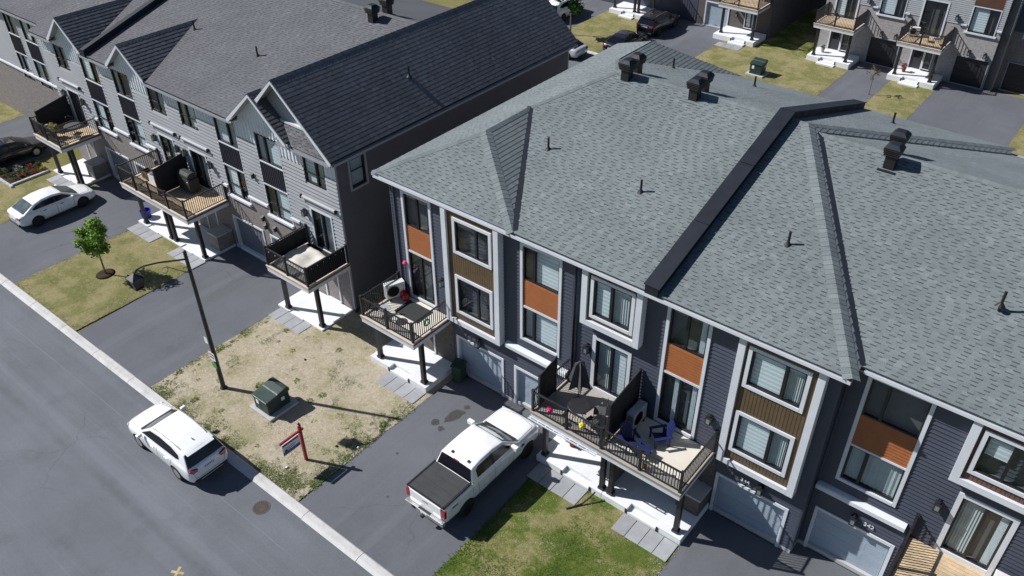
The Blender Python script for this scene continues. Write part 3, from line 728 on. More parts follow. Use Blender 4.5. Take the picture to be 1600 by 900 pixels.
bay(RH, -.46, 2.3, 6.3, 8.74, YD, [(-.12, 1.9, 6.84, 8.55)], (.42,), ['half', 'none'], m='wood_redbrown')
window(RH, -12.75, -11.35, 3.15, 5.52, YC, (.5,), ['curtain', 'blind'], trim=.15, name='sliding_door')
window(RH, .1, 1.5, 3.2, 5.62, YD, (.5,), ['curtain', 'drape'], trim=.15, name='sliding_door')
garage(RH, -19.72, -17.28, 2.1, YA); garage(RH, -16.47, -14.02, 2.1, YA); garage(RH, -7.12, -4.58, 2.0, YC); garage(RH, -3.66, -1.18, 2.14, YD)
for x0, x1, y, zz in ((-16.93, -13.86, YA, 3.3), (-3.95, -.97, YD, 3.38)):
    b = B(); b.prism([(y - .24, zz - .13), (y - .24, zz + .04), (y - .2, zz + .08), (y - .02, zz + .12), (y - .02, zz - .13)], x0, x1, 'trim_white', 'x'); b.build('cornice', RH, bevel=.01)
for x, z, y in ((-20.45, 4.85, YA), (-13.1, 5.0, YC), (-7.85, 4.55, YC), (-.42, 5.0, YD), (-5.55, 2.5, YC), (-2.5, 2.65, YD), (-18.5, 2.5, YA)): lantern(RH, x, z, y)
number(RH, '344', -6.15, 2.33, YC, .24); number(RH, '342', -2.0, 2.5, YD, .24)
for x, y in ((-13.68, YC), (-3.95, YD), (-23.0, YA)):
    b = B(); b.box(x - .04, x + .04, y - .09, y - .02, .3, 8.6, 'siding_slate'); b.build('downspout', RH)
# porch-level walls, doors
for x0, x1, y in ((-23.15, -20.0, YA), (-13.7, -10.75, YC), (-10.6, -7.3, YC)): b = B(); b.box(x0, x1, y - .05, y + .3, .2, 2.85, 'brick_taupe'); b.build('porch_wall', RH)
for x, y in ((-22.2, YA - .07), (-12.4, YC - .07), (-9.7, YC - .07)): door(RH, x, x + .95, .36, 2.45, y, 'door_dark')
for x0, x1, y0 in ((-8.25, -7.33, 19.75),):
    b = B(); b.box(x0, x1, y0, YC - .06, .3, 1.15, 'brick_taupe'); b.box(x0 - .04, x1 + .04, y0 - .04, YC - .06, 1.15, 1.25, 'concrete'); b.build('porch_pier', RH, bevel=.01)
b = B(); b.box(-10.68, -10.6, 19.0, YC - .06, .33, 2.7, 'brick_taupe'); b.build('porch_divider', RH)
Pp = dict(y=18.72)
porch(RH, -23.5, -20.0, 18.48, YA - .05, .33, (-22.25, -21.1)); porch(RH, -13.85, -10.72, 18.45, YC - .05, .33, (-12.55, -11.3)); porch(RH, -10.71, -7.28, 18.45, YC - .05, .33, (-9.55, -8.3))
dA = balcony(RH, -23.27, -20.08, 18.08, YA - .08, 3.05, posts=((-23.05, 18.72), (-20.3, 18.72)))
dB = balcony(RH, -13.9, -7.42, 18.08, YC - .08, 3.05, floor='deck_grey', fascia='deck_grey', side='plastic_black', posts=((-13.6, 18.7), (-10.85, 18.68), (-10.45, 18.68), (-7.62, 18.7)), style='wavy', split=-10.72, fstyle2='straight')
screen(dB, -10.74, 18.6, YC - .1, 3.05, 1.8, 2.15); screen(dB, -13.8, 18.5, 19.55, 3.05, 1.55, 1.75)
dD = balcony(RH, -.88, 2.6, 18.2, YD - .06, 3.05, planks=True, fascia='deck_wood', side='fascia_redwood', posts=((-.6, 18.75), (2.3, 18.75)), porch_z=.3)
porch(RH, -.95, 2.75, 18.45, YD - .05, .3, (.3, 1.5))
b = B(); b.box(-10.6, -7.56, 18.24, YC - .1, 3.04, 3.058, 'deck_beige'); b.build('deck_mat', dB)
for zz in (18.22, 18.3):
    pass
b = B(); b.box(-13.9, -10.8, 17.92, 17.96, 2.78, 2.82, 'trim_white'); b.box(-13.9, -10.8, 18.02, 18.06, 2.78, 2.82, 'trim_white')
for i in range(9): b.box(-13.85 + i * .37, -13.81 + i * .37, 17.94, 18.08, 2.79, 2.81, 'trim_white')
b.build('gutter_rack', dB)
pavers(-22.32, -19.98, 17.6, 18.46, 4); pavers(-13.64, -11.3, 17.52, 18.42, 4); pavers(-9.65, -7.3, 17.5, 18.42, 4)

# roof planes
ZE, m1, k1 = 9.0, .313, .49
yF, yB, yR = 20.2, 38.7, 29.45; zR = ZE + m1 * (yR - yF)
xl, xm, xr = -23.9, -16.4, -3.7
xa = (xl + xm) / 2; za = ZE + k1 * (xa - xl); yfa = yF + 2.92; ya2 = yF + (za - ZE) / m1; xh = xl + (zR - ZE) / k1; xc = xr - (zR - ZE) / k1
def mir(y): return 2 * yR - y
SG = 'shingle_grey'
pFA = [(xl, yF, ZE), (xm, yF, ZE), (xa, yfa, za)]
pXA = [(xm, yF, ZE), (xa, ya2, za), (xa, yfa, za)]
pL = [(xl, yF, ZE), (xa, yfa, za), (xa, ya2, za), (xh, yR, zR), (xa, mir(ya2), za), (xa, mir(yfa), za), (xl, yB, ZE)]
px = -10.7
pM = [(xm, yF, ZE), (px, yF, ZE), (px, yR, zR), (xh, yR, zR), (xa, ya2, za)]
pMb = [(x, mir(y), z) for x, y, z in pM]
pC = [(px + .4, yF, ZE), (xr, yF, ZE), (xc, yR, zR), (px + .4, yR, zR)]
pCb = [(x, mir(y), z) for x, y, z in pC]
yDF = 20.95; zD = ZE + m1 * (yR - yDF); xd = xr - (zD - ZE) / k1
pXC = [(xr, yF, ZE), (xr, yB, ZE), (xc, yR, zR)]
pD = [(xr, yDF, ZE), (9.4, yDF, ZE), (9.4, yR, zD), (xd, yR, zD)]
pDb = [(x, mir(y), z) for x, y, z in pD]
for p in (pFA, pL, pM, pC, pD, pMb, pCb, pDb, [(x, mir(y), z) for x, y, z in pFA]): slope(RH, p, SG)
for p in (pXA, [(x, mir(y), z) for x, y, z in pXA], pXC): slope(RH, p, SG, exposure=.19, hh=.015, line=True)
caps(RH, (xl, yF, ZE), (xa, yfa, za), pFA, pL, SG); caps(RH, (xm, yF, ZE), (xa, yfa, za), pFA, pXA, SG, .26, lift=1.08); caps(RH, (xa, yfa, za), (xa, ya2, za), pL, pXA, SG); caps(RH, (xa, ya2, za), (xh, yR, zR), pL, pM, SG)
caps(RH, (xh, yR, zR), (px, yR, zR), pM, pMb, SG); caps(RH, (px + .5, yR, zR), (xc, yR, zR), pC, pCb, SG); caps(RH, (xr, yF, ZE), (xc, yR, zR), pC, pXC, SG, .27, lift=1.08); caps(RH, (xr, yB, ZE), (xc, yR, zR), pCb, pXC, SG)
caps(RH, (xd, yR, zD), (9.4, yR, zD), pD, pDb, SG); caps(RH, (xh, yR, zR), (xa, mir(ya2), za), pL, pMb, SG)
b = B()
def vstrip(a, c, w=.09, lift=.03): 
    a, c = Vector(a), Vector(c); s = (c - a).cross(Vector((0, 0, 1))).normalized() * w; up = Vector((0, 0, lift)); b.face([a - s + up, c - s + up, c + s + up, a + s + up], 'metal_flashing')
for a_, c_ in (((xm, yF + .1, ZE + .03), (xa, ya2, za)), ((xr, yDF, ZE), (xd, yR, zD)), ((xr, mir(yDF), ZE), (xd, yR, zD))): b = B(); vstrip(a_, c_, .13); b.build('valley_flashing', RH)
for x0, x1, y in ((xl + .12, xr - .0, yF), (xr + .12, 9.4, yDF)): fascia(RH, (x0, y + .03, ZE - .03), (x1, y + .03, ZE - .03))
fascia(RH, (xl + .03, yF + .03, ZE - .03), (xl + .03, yB - .03, ZE - .03), out=.02); fascia(RH, (xr - .03, yF + .03, ZE - .03), (xr - .03, yDF + .03, ZE - .03), out=-.02, gutter=False)
b = B(); b.box(xl + .06, xr - .06, yF + .06, 20.95, 8.74, 8.8, 'trim_grey'); b.box(xr - .02, 9.3, yDF + .06, 21.6, 8.74, 8.8, 'trim_grey'); b.box(xl + .06, -23.0, 20.96, yB - .1, 8.74, 8.8, 'trim_grey'); b.box(-23, 9.3, 38.2, yB - .1, 8.74, 8.8, 'trim_grey'); b.build('soffit', RH)
# firewall parapet across the roof
b = B(); w0, w1 = -10.72, -10.22; T_ = .27
prof = [(yF - .06, ZE - .12), (yF - .06, ZE + T_), (yR, zR + T_ + .02), (yB + .06, ZE + T_), (yB + .06, ZE - .12), (yR, zR - .2)]
b.prism(prof, w0, w1, 'metal_flashing', 'x'); o = b.build('firewall', RH)
b = B()
for (ya_, za_), (yb_, zb_) in (((yF - .09, ZE + T_ - .01), (yR, zR + T_ + .02)), ((yR, zR + T_ + .02), (yB + .09, ZE + T_ - .01))):
    for i in range(3):
        t0, t1 = i / 3 + .002, (i + 1) / 3 - .002; y0, y1 = ya_ + (yb_ - ya_) * t0, ya_ + (yb_ - ya_) * t1; z0, z1 = za_ + (zb_ - za_) * t0, za_ + (zb_ - za_) * t1
        k = B(); k.prism([(y0, z0), (y1, z1), (y1, z1 + .03), (y0, z0 + .03)], w0 - .05, w1 + .05, 'metal_flashing', 'x'); k.build('coping', o)
def zf(y): return ZE + m1 * min(y - yF, yB - y)
for x, y in ((-17.88, 24.31), (-13.31, 23.89), (-7.59, 23.93), (-1.16, 24.5), (-18.23, 34.7), (-14.6, 36.0), (-8.2, 36.1)): pipe(RH, x, y, zf(y))
for x, y in ((-17.4, 29.1), (-17.55, 30.1), (-14.2, 29.1), (-14.35, 30.1), (-6.25, 28.85), (-6.4, 29.85)): boxvent(RH, x, y, zf(y) - (.2 if x > -7 else 0), .52, .85)

# ------------------------------------------------------------------ the pale grey row in front (left)
LH = thing('townhouse_row', 'pale grey sided townhouse row with steep charcoal gables and dark board window panels', 'townhouses', (-45, 29, 0), absolute=True)
YL = 20.53; LX = -26.75; SC_ = 'shingle_charcoal'; ZL = 8.55; yl0 = 20.1; ylR = 29.3; mL = .315; zLR = ZL + mL * (ylR - yl0)
strips = [(-32.42, -30.62, .38), (-35.74, -34.0, .62), (-45.15, -43.4, .4), (-48.6, -46.75, .62)]
slid = [(-29.0, -27.47), (-38.87, -37.3), (-41.77, -40.3), (-51.65, -50.15)]
upper = [(-28.97, -27.5, .6), (-38.85, -37.36, .45), (-41.7, -40.2, .55), (-51.6, -50.2, .5)]
hl = [(a, c, 3.6, 8.12) for a, c, _ in strips] + [(a, c, 3.0, 5.3) for a, c in slid] + [(a, c, 6.64, 8.06) for a, c, _ in upper]
gar = [(-32.75, -30.3), (-35.95, -33.5), (-45.55, -43.1), (-48.8, -46.35)]
hl += [(a, c, 0, 2.15) for a, c in gar]
b = B(); b.prism([(-53.0, 20.82), (LX - .3, 20.82), (LX - .3, 38.1), (-84, 38.1), (-84, 21.75), (-53, 21.75)], 0, 8.5, 'interior_dark'); b.build('inner_wall', LH)
b = B(); BR = [(-36.3, -29.95), (-49.0, -42.4)]
for x0, x1 in ((-29.95, LX), (-42.4, -36.3), (-53.0, -49.0)): siding(b, x0, x1, 2.85, 7.43, YL, hl, 'siding_grey', .2, .055)
for x0, x1 in BR: siding(b, x0, x1, 4.05, 7.43, YL, hl, 'siding_grey', .2, .055)
siding(b, -84, -53.0, 4.05, 8.5, YL + .9, [(-59.9, -58.3, 3.6, 8.12), (-57.6, -55.9, 3.6, 8.12)] + [(xx, xx + 1.65, 3.6, 8.12) for xx in (-66.2, -69.6, -76.0, -79.3)], 'siding_grey'); tag(b.build('siding', LH), kind='stuff')
b = B(); boards(b, -53.0, LX, 7.45, 8.6, YL - .008, hl, 'batten_white', .26, .04, .05); tag(b.build('board_and_batten', LH), kind='stuff')
b = B()
for x0, x1 in BR: sheet(b, x0, x1, 0, 4.03, YL - .02, hl, 'brick_brown')
for x0, x1 in ((-29.95, LX), (-42.4, -36.3), (-53.0, -49.0)): sheet(b, x0, x1, 0, 2.85, YL - .02, hl, 'brick_brown')
sheet(b, -84, -53, 0, 4.05, YL + .88, [(-59.9, -58.3, 3.6, 8.12), (-57.6, -55.9, 3.6, 8.12)] + [(xx, xx + 1.65, 3.6, 8.12) for xx in (-66.2, -69.6, -76.0, -79.3)], 'brick_brown'); b.build('brick_wall', LH)
SB = [(u, v, YL - .13, 3.96, 4.1) for x0, x1 in BR for u, v in cuts(x0, x1, 4, hl)] + [(a - .1, c + .1, YL - .16, 3.47, 3.6) for a, c, _ in strips] + [(-84, -53, YL + .78, 3.96, 4.1)]
for u, v, yy, z0, z1 in SB: b = B(); b.box(u, v, yy, yy + .16, z0, z1, 'trim_white'); b.build('sill_band', LH, bevel=.01)
for u, v in BR: b = B(); b.box(u, v, YL - .06, YL + .1, 0, .22, 'slab_white'); b.build('foundation', LH)
def lstrip(x0, x1, mu, y, iu, il):
    b = B(); b.box(x0 - .05, x0, y - .04, y + .03, 3.6, 8.12, 'trim_white'); b.box(x1, x1 + .05, y - .04, y + .03, 3.6, 8.12, 'trim_white'); b.box(x0, x1, y - .045, y + .03, 5.33, 5.4, 'trim_white'); b.box(x0, x1, y - .045, y + .03, 6.6, 6.66, 'trim_white'); b.build('window_surround', LH)
    p = B(); boards(p, x0, x1, 5.4, 6.6, y - .01, [], 'batten_dark', .15, .025, .04); tag(p.build('dark_panel', LH), kind='stuff')
    window(LH, x0, x1, 6.66, 8.1, y, (mu,), iu); window(LH, x0, x1, 3.6, 5.33, y, (mu,), il, hbar=4.3)
insets = [(['curtain', 'blind'], ['none', 'blind']), (['blind', 'curtain'], ['blind', 'none']), (['curtain', 'none'], ['none', 'blind']), (['blind', 'none'], ['blind', 'none'])]
for (a, c, mu), (iu, il) in zip(strips, insets): lstrip(a, c, mu, YL, iu, il)
for xx in (-66.2, -69.6, -76.0, -79.3): lstrip(xx, xx + 1.65, .5, YL + .9, ['blind', 'none'], ['none', 'curtain'])
lstrip(-59.9, -58.3, .4, YL + .9, 'curtain', 'blind'); lstrip(-57.6, -55.9, .6, YL + .9, 'blind', 'curtain')
for a, c in slid:
    window(LH, a + .08, c - .08, 3.08, 5.2, YL, (.5,), ['drape', 'curtain'], trim=.09, name='sliding_door')
    b = B(); b.prism([(YL - .15, 5.7), (YL - .15, 5.77), (YL - .02, 5.82), (YL - .02, 5.7)], a - .42, c + .42, 'siding_grey', 'x'); b.box(a - .46, a - .42, YL - .17, YL, 5.64, 5.84, 'metal_black'); b.box(c + .42, c + .46, YL - .17, YL, 5.64, 5.84, 'metal_black'); b.build('door_canopy', LH)
    lantern(LH, a - .35, 4.95, YL); lantern(LH, c + .35, 4.95, YL) if c < -30 else None
for a, c, mu in upper: window(LH, a, c, 6.66, 8.04, YL, (mu,), ['blind', 'curtain'] if a > -30 else ['curtain', 'blind'] if a > -39 else ['none', 'curtain'], hbar=7.2)
for a, c in gar: garage(LH, a, c, 2.1, YL, 'garage_slate', 'trim_white', .1)
for x, z in ((-33.2, 5.5), (-33.1, 3.05), (-42.9, 3.05), (-33.0, 2.6), (-32.2, 2.75)):
    b = B(); b.box(x - .06, x + .06, YL - .16, YL, z - .12, z + .12, 'metal_black'); b.prism([(YL - .2, z + .12), (YL, z + .12), (YL, z + .2)], x - .08, x + .08, 'metal_black', 'x'); b.build('wall_vent', LH)
# end wall facing the gap
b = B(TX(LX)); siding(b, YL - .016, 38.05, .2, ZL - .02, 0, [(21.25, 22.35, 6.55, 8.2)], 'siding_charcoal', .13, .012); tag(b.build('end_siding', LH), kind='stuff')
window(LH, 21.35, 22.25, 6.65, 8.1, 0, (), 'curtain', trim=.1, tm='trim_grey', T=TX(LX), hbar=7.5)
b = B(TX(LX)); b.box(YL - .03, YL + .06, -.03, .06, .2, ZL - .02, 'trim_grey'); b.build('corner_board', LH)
b = B(); b.box(-84, LX, 38.06, 38.15, 0, 8.5, 'siding_grey'); b.box(-84.05, -83.95, 21.5, 38.06, 0, 8.5, 'siding_grey'); b.build('rear_wall', LH)
# main roof
xg, hg, zg = -29.7, 3.3, 11.52
pLF = [(-53.3, yl0, ZL), (xg + 1.5, yl0, ZL), (xg + 1.5, ylR, zLR), (-53.3, ylR, zLR)]
pLB = [(min(x, -29.8), 2 * ylR - y, z) for x, y, z in pLF]
pL5 = [(-85, yl0 + .9, ZL), (-53.3, yl0 + .9, ZL), (-53.3, ylR, zLR - .28), (-85, ylR, zLR - .28)]
GB = [(-49.1, 1.8), (-42.75, 1.8)]; yn = 20.62; zn = ZL + mL * (yn - yl0); ev = [(-53.3, yl0, ZL)]
for xc_, hw_ in GB: ev += [(xc_ - hw_ + .1, yl0, ZL), (xc_ - hw_ + .1, yn, zn), (xc_ + hw_ - .1, yn, zn), (xc_ + hw_ - .1, yl0, ZL)]
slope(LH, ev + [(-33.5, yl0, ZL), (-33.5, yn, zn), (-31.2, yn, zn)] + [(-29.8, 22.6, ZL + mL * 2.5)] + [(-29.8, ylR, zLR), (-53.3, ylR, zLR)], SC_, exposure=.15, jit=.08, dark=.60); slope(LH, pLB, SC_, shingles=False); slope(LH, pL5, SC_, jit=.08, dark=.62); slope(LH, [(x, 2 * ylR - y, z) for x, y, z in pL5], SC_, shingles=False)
caps(LH, (-53.3, ylR, zLR), (xg, ylR, zLR), pLF, pLB, SC_)
def gable(par, xc, hw, ze, zp, y0, y1, left=True, m=SC_, barge=.10, sh=True, notch=None):
    r = [(xc, y0, zp), (xc + hw, y0, ze), (xc + hw, y1, ze), (xc, y1, zp)]; l = [(xc, y0, zp), (xc - hw, y0, ze), (xc - hw, y1, ze), (xc, y1, zp)]
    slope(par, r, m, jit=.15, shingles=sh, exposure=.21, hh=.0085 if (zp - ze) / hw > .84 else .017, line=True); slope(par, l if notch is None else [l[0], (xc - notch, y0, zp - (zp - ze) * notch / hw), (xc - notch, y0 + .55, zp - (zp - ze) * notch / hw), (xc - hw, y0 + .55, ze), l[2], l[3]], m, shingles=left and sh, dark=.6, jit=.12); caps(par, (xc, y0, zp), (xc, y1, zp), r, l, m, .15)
    for s in (-1, 1):
        b = B(); sl = (zp - ze) / hw; e = hw + .03 if notch is None or s > 0 else notch; b.prism([(xc, zp - .03), (xc + s * e, zp - .03 - sl * e), (xc + s * e, zp - .03 - sl * e - barge), (xc + s * (e - .16), zp - .03 - sl * e - barge), (xc, zp - .03 - barge * 1.35)], y0 - .035, y0 - .002, 'trim_white', 'y'); b.build('bargeboard', par)
def gable_wall(par, xc, hw, ze, zp, y, z0, style, m, hole=(), x_max=99):
    sl = (zp - ze) / hw; b = B(); top = lambda x: zp - sl * abs(x - xc) - .1
    if style == 'v':
        x = xc - hw + .1
        while x < xc + hw - .1:
            zt = min(top(x), top(x + .2))
            if zt > z0 + .03 and x < x_max: b.face([(x, y, z0), (x + .2, y, z0), (x + .2, y, max(z0, top(x + .2))), (x, y, max(z0, top(x)))], m); b.box(x - .022, x + .022, y - .02, y, z0, max(z0 + .02, top(x)), m)
            x += .2
    else:
        z = z0
        while z < zp - .15:
            h = (zp - .1 - z - .1) / sl
            if h > 0: b.face([(xc - h, y - .016, z), (min(x_max, xc + h), y - .016, z), (min(x_max, xc + h), y, z + .115), (xc - h, y, z + .115)], m); b.face([(xc - h, y, z), (xc + h, y, z), (xc + h, y - .016, z), (xc - h, y - .016, z)], m)
            z += .115
    tag(b.build('gable_cladding', par), kind='stuff')
gable(LH, xg, hg, ZL + .08, zg, yl0 - .02, 38.5, notch=1.5)
gable_wall(LH, xg, hg, ZL, zg, 20.64, 9.4, 'h', 'siding_grey')
b = B(); b.prism([(xg - 2.2, 9.3), (xg + 2.2, 9.3), (xg, 11.4)], 20.66, 20.8, 'interior_dark', 'y'); b.box(xg - .6, xg + 2.28, 20.5, 20.64, 9.34, 9.44, 'trim_white'); b.build('gable_back', LH)
pent = [(-30.2, yl0 + .02, ZL + .01), (-26.48, yl0 + .02, ZL + .01), (-27.28, 20.6, 9.38), (-30.2, 20.6, 9.38)]
M('shingle_sunny', (.20, .18, .165), .9, .2, 6); slope(LH, pent, SC_, name='pent_roof', jit=.2)
for xc_, hw_, zp_, ze_ in ((-31.42, 2.15, 10.48, 8.72), (-42.75, 1.8, 10.1, 8.68), (-49.1, 1.8, 10.18, 8.68)):
    gable(LH, xc_, hw_, ze_, zp_, 19.95 if xc_ > -32 else 20.08, 20.66 if xc_ > -32 else 26.5, sh=True)
    gable_wall(LH, xc_, hw_, ze_, zp_ - .05, YL - .012, 8.55, 'v', 'batten_white')
    b = B(); b.prism([(xc_ - hw_, 8.5), (xc_ + hw_, 8.5), (xc_, zp_ - .3)], YL + .02, YL + .1, 'interior_dark', 'y'); b.build('gable_back', LH)
for u, v in ((-53.2, -50.85), (-47.35, -44.5), (-41.0, -33.55)): fascia(LH, (u, yl0 + .03, ZL - .03), (v, yl0 + .03, ZL - .03), m='trim_grey')
for u, v in ((-53.2, -50.85), (-47.35, -44.5), (-41.0, -33.55), (-29.3, LX + .3)): b = B(); b.box(u, v, yl0 + .06, YL + .3, 8.4, 8.46, 'trim_grey'); b.build('soffit', LH)
fascia(LH, (-30.1, yl0 + .03, ZL - .03), (-26.5, yl0 + .03, ZL - .03), m='trim_grey'); fascia(LH, (-85, yl0 + .93, ZL - .03), (-53.3, yl0 + .93, ZL - .03), m='trim_grey')
fascia(LH, (LX + .31, yl0 + .1, ZL - .03), (LX + .31, 38.4, ZL - .03), out=-.02, m='trim_grey')
b = B(); b.box(LX - .3, LX + .3, YL + .3, 38.4, 8.4, 8.46, 'trim_grey'); b.build('soffit', LH); b = B(); b.box(-85, -53.2, yl0 + .96, YL + 1.2, 8.4, 8.46, 'trim_grey'); b.build('soffit', LH)
b = B(); b.prism([(yl0 - .05, ZL - .1), (yl0 - .05, ZL + .34), (ylR, zLR + .34), (ylR, zLR - .2)], -47.05, -46.7, 'metal_flashing', 'x'); b.prism([(38.4, ZL), (38.4, ZL + .34), (ylR + .01, zLR + .34), (ylR + .01, zLR - .2)], -47.05, -46.7, 'metal_flashing', 'x'); b.build('firewall', LH)
zlf = lambda y: ZL + mL * (y - yl0)
for x, y in ((-36.29, 24.1), (-42.05, 24.3)): pipe(LH, x, y, zlf(y))
pipe(LH, -27.9, 26.6, 10.05)
for x, y in ((-32.3, 28.6), (-32.15, 29.5)): boxvent(LH, x, y, zlf(min(y, ylR)), .52, .85)
# porches, decks
for x0, x1, st in ((-30.2, -26.85, (-29.3, -28.3)), (-42.9, -39.6, (-41.9, -40.9)), (-39.58, -36.4, (-38.6, -37.6)), (-52.7, -49.3, (-51.6, -50.6))): porch(LH, x0, x1, 18.46, YL - .05, .12, st)
for x in (-28.7, -41.5, -38.7, -51.5): door(LH, x, x + .95, .15, 2.25, YL - .04, 'door_dark')
for x0, x1 in ((-37.3, -36.45), (-50.2, -49.35)):
    b = B(); b.box(x0, x1, 19.5, YL - .06, .1, 1.0, 'brick_brown'); b.box(x0 - .04, x1 + .04, 19.46, YL - .06, 1.0, 1.1, 'concrete'); b.build('porch_pier', LH, bevel=.01)
kw = dict(porch_z=.12, under='trim_white')
dL1 = balcony(LH, -29.62, -26.6, 17.93, YL - .05, 3.05, floor='deck_wood', posts=((-29.55, 18.62), (-27.1, 18.7)), **kw)
dL2 = balcony(LH, -42.4, -36.1, 17.93, YL - .05, 3.05, floor='deck_wood', planks=True, posts=((-42.3, 18.65), (-39.7, 18.65), (-39.3, 18.65), (-36.6, 18.65)), split=-39.4, style='straight', **kw)
dL4 = balcony(LH, -52.1, -48.9, 17.93, YL - .05, 3.05, floor='deck_wood', planks=True, posts=((-52, 18.6), (-49.6, 18.6), (-49.2, 18.6)), **kw)
screen(dL2, -39.4, 18.5, YL - .1, 3.05, 1.55, 1.8); screen(dL4, -52.0, 18.4, YL - .1, 3.05, 1.3, 1.7)
k = B()
for i, (u, v) in enumerate((((-29.5, 18.05), (-26.72, 18.05)), ((-26.72, 18.05), (-26.72, YL - .15)), ((-29.5, 18.05), (-29.5, YL - .15)))):
    x0, x1 = sorted((u[0], v[0])); y0, y1 = sorted((u[1], v[1]))
    if i: k = B(); k.box(x0 - .008, x1 + .008, y0, y1, 3.13, 4.0, 'privacy_black'); k.build('railing_cover', dL1)
k = B()
for i in range(6):
    k.lathe((-29.2 + i * .48, 17.95, 3.95), [(0, -.03), (.028, 0), (0, .03)], 'trim_white', 6); k.lathe((-26.6, 18.3 + i * .36, 3.95), [(0, -.03), (.028, 0), (0, .03)], 'trim_white', 6)
k.build('string_lights', dL1)
pavers(-29.95, -27.6, 17.6, 18.44, 4); pavers(-42.75, -40.4, 17.6, 18.44, 4); pavers(-38.7, -36.3, 17.6, 18.44, 4); pavers(-52.0, -49.4, 17.6, 18.44, 4)

# ------------------------------------------------------------------ rows across the back street
def back_unit(par, x, y, brick, gm, planks=True, ins='blind'):
    """x = left edge; deck and porch on the left, garage on the right"""
    b = B(); h = [(x + 4.05, x + 6.3, 0, 2.2), (x + 4.15, x + 6.05, 3.98, 7.7), (x + .75, x + 2.55, 3.0, 5.75), (x + .8, x + 2.5, .4, 2.3)]
    sheet(b, x, x + 6.45, 0, 4.4, y, h, brick); b.build('brick_wall', par)
    b = B(); siding(b, x, x + 6.45, 4.4, 8.6, y, h, 'siding_grey', .14); tag(b.build('siding', par), kind='stuff')
    for u, v, z0 in ((x + 4.0, x + 6.2, 3.88), (x + 3.55, x + 4.08, 4.36), (x + 6.12, x + 6.45, 4.36)): b = B(); b.box(u, v, y - .13, y, z0, z0 + .12, 'trim_white'); b.build('sill_band', par)
    garage(par, x + 4.05, x + 6.28, 2.15, y, gm, 'trim_grey', .06)
    window(par, x + 4.2, x + 6.0, 4.0, 5.8, y, (.64,), ['blind', 'none'], trim=.06); p = B(); boards(p, x + 4.15, x + 6.05, 5.88, 7.0, y - .01, [], 'wood_redbrown', .12, .02, .08); tag(p.build('timber_panel', par), kind='stuff')
    window(par, x + 4.2, x + 6.0, 7.05, 8.3, y, (.5,), 'blind', trim=.06)
    window(par, x + .85, x + 2.45, 3.1, 5.65, y, (.5,), ['none', 'none'] if ins != 'blind' else ['blind', 'none'], trim=.12, name='sliding_door'); door(par, x + .9, x + 1.75, .42, 2.25, y - .03, 'door_dark')
    window(par, x + 1.9, x + 2.4, .6, 2.2, y - .02, (), 'none', trim=.05); lantern(par, x + 3.3, 4.9, y); lantern(par, x + 4.8, 2.6, y); lantern(par, x + 5.9, 2.6, y)
    porch(par, x + .1, x + 3.55, y - 2.3, y - .03, .42, (x + 1.2, x + 2.4))
    b = B(); b.box(x + 1.1, x + 2.5, y - 2.75, y - 2.32, -.02, .14, 'slab_white'); b.build('step', par)
    return balcony(par, x + .2, x + 3.4, y - 2.45, y - .05, 3.05, floor='deck_wood', planks=planks, posts=((x + .5, y - 1.95), (x + 3.1, y - 1.95)), porch_z=.42, style='straight')
BH = thing('townhouse_row', 'pale brick townhouse row with black garage doors across the back street', 'townhouses', (-14, 74, 0), absolute=True)
YB2 = 68.0
b = B(); b.prism([(-22.75, 68.28), (-9.45, 68.28), (-9.45, 69.15), (3.4, 69.15), (3.4, 86), (-22.75, 86)], 0, 8.6, 'interior_dark'); b.box(-22.85, -22.76, 68.02, 86, 0, 8.6, 'siding_charcoal'); b.box(3.4, 3.5, 68.9, 86, 0, 8.6, 'siding_charcoal'); b.build('inner_wall', BH)
bE = back_unit(BH, -22.85, YB2, 'brick_pale', 'garage_dark'); bF = back_unit(BH, -16.4, YB2, 'brick_pale', 'garage_dark', ins='x')
b = B(TX(-9.4)); sheet(b, 67.98, 68.95, 0, 4.4, 0, [], 'brick_pale'); siding(b, 67.98, 68.95, 4.4, 8.6, 0, [], 'siding_grey', .14); b.build('return_wall', BH)
b = B(); hg3 = [(-8.95, -6.6, 0, 2.2), (-8.7, -6.9, 4.0, 8.0), (-2.5, -.2, 0, 2.2)]; sheet(b, -9.4, 3.4, 0, 4.4, 68.88, hg3, 'brick_brown'); siding(b, -9.4, 3.4, 4.4, 8.6, 68.88, hg3, 'siding_slate', .14); b.build('setback_wall', BH)
garage(BH, -8.95, -6.65, 2.15, 68.88, 'garage_dark', 'trim_grey', .06); window(BH, -8.6, -7.0, 4.05, 5.8, 68.88, (.5,), 'blind', trim=.08); window(BH, -8.6, -7.0, 6.2, 7.9, 68.88, (.5,), 'blind', trim=.08); garage(BH, -2.5, -.2, 2.15, 68.88, 'garage_dark', 'trim_grey', .06)
BL = thing('townhouse_row', 'dark brick townhouse row beyond the black parked hatchback on the back street', 'townhouses', (-40, 74, 0), absolute=True)
b = B(); b.prism([(-53, 68.28), (-27.3, 68.28), (-27.3, 86), (-53, 86)], 0, 8.6, 'interior_dark'); b.box(-27.3, -27.2, 68.02, 86, 0, 8.6, 'siding_charcoal'); b.build('inner_wall', BL)
h = [(-33.2, -31.0, 0, 2.1), (-29.5, -28.3, .4, 2.3), (-36.5, -34.2, 0, 2.1)]
b = B(); sheet(b, -34.0, -27.2, 0, 3.2, YB2, h, 'brick_taupe'); sheet(b, -53, -34.0, 0, 3.2, YB2 - .02, [], 'siding_slate'); siding(b, -53, -27.2, 3.2, 8.6, YB2, [], 'siding_slate', .14); b.build('front_wall', BL)
garage(BL, -33.15, -31.05, 2.05, YB2, 'garage_pale', 'trim_white', .1); window(BL, -29.4, -28.4, .6, 2.2, YB2, (.5,), 'blind', trim=.05)
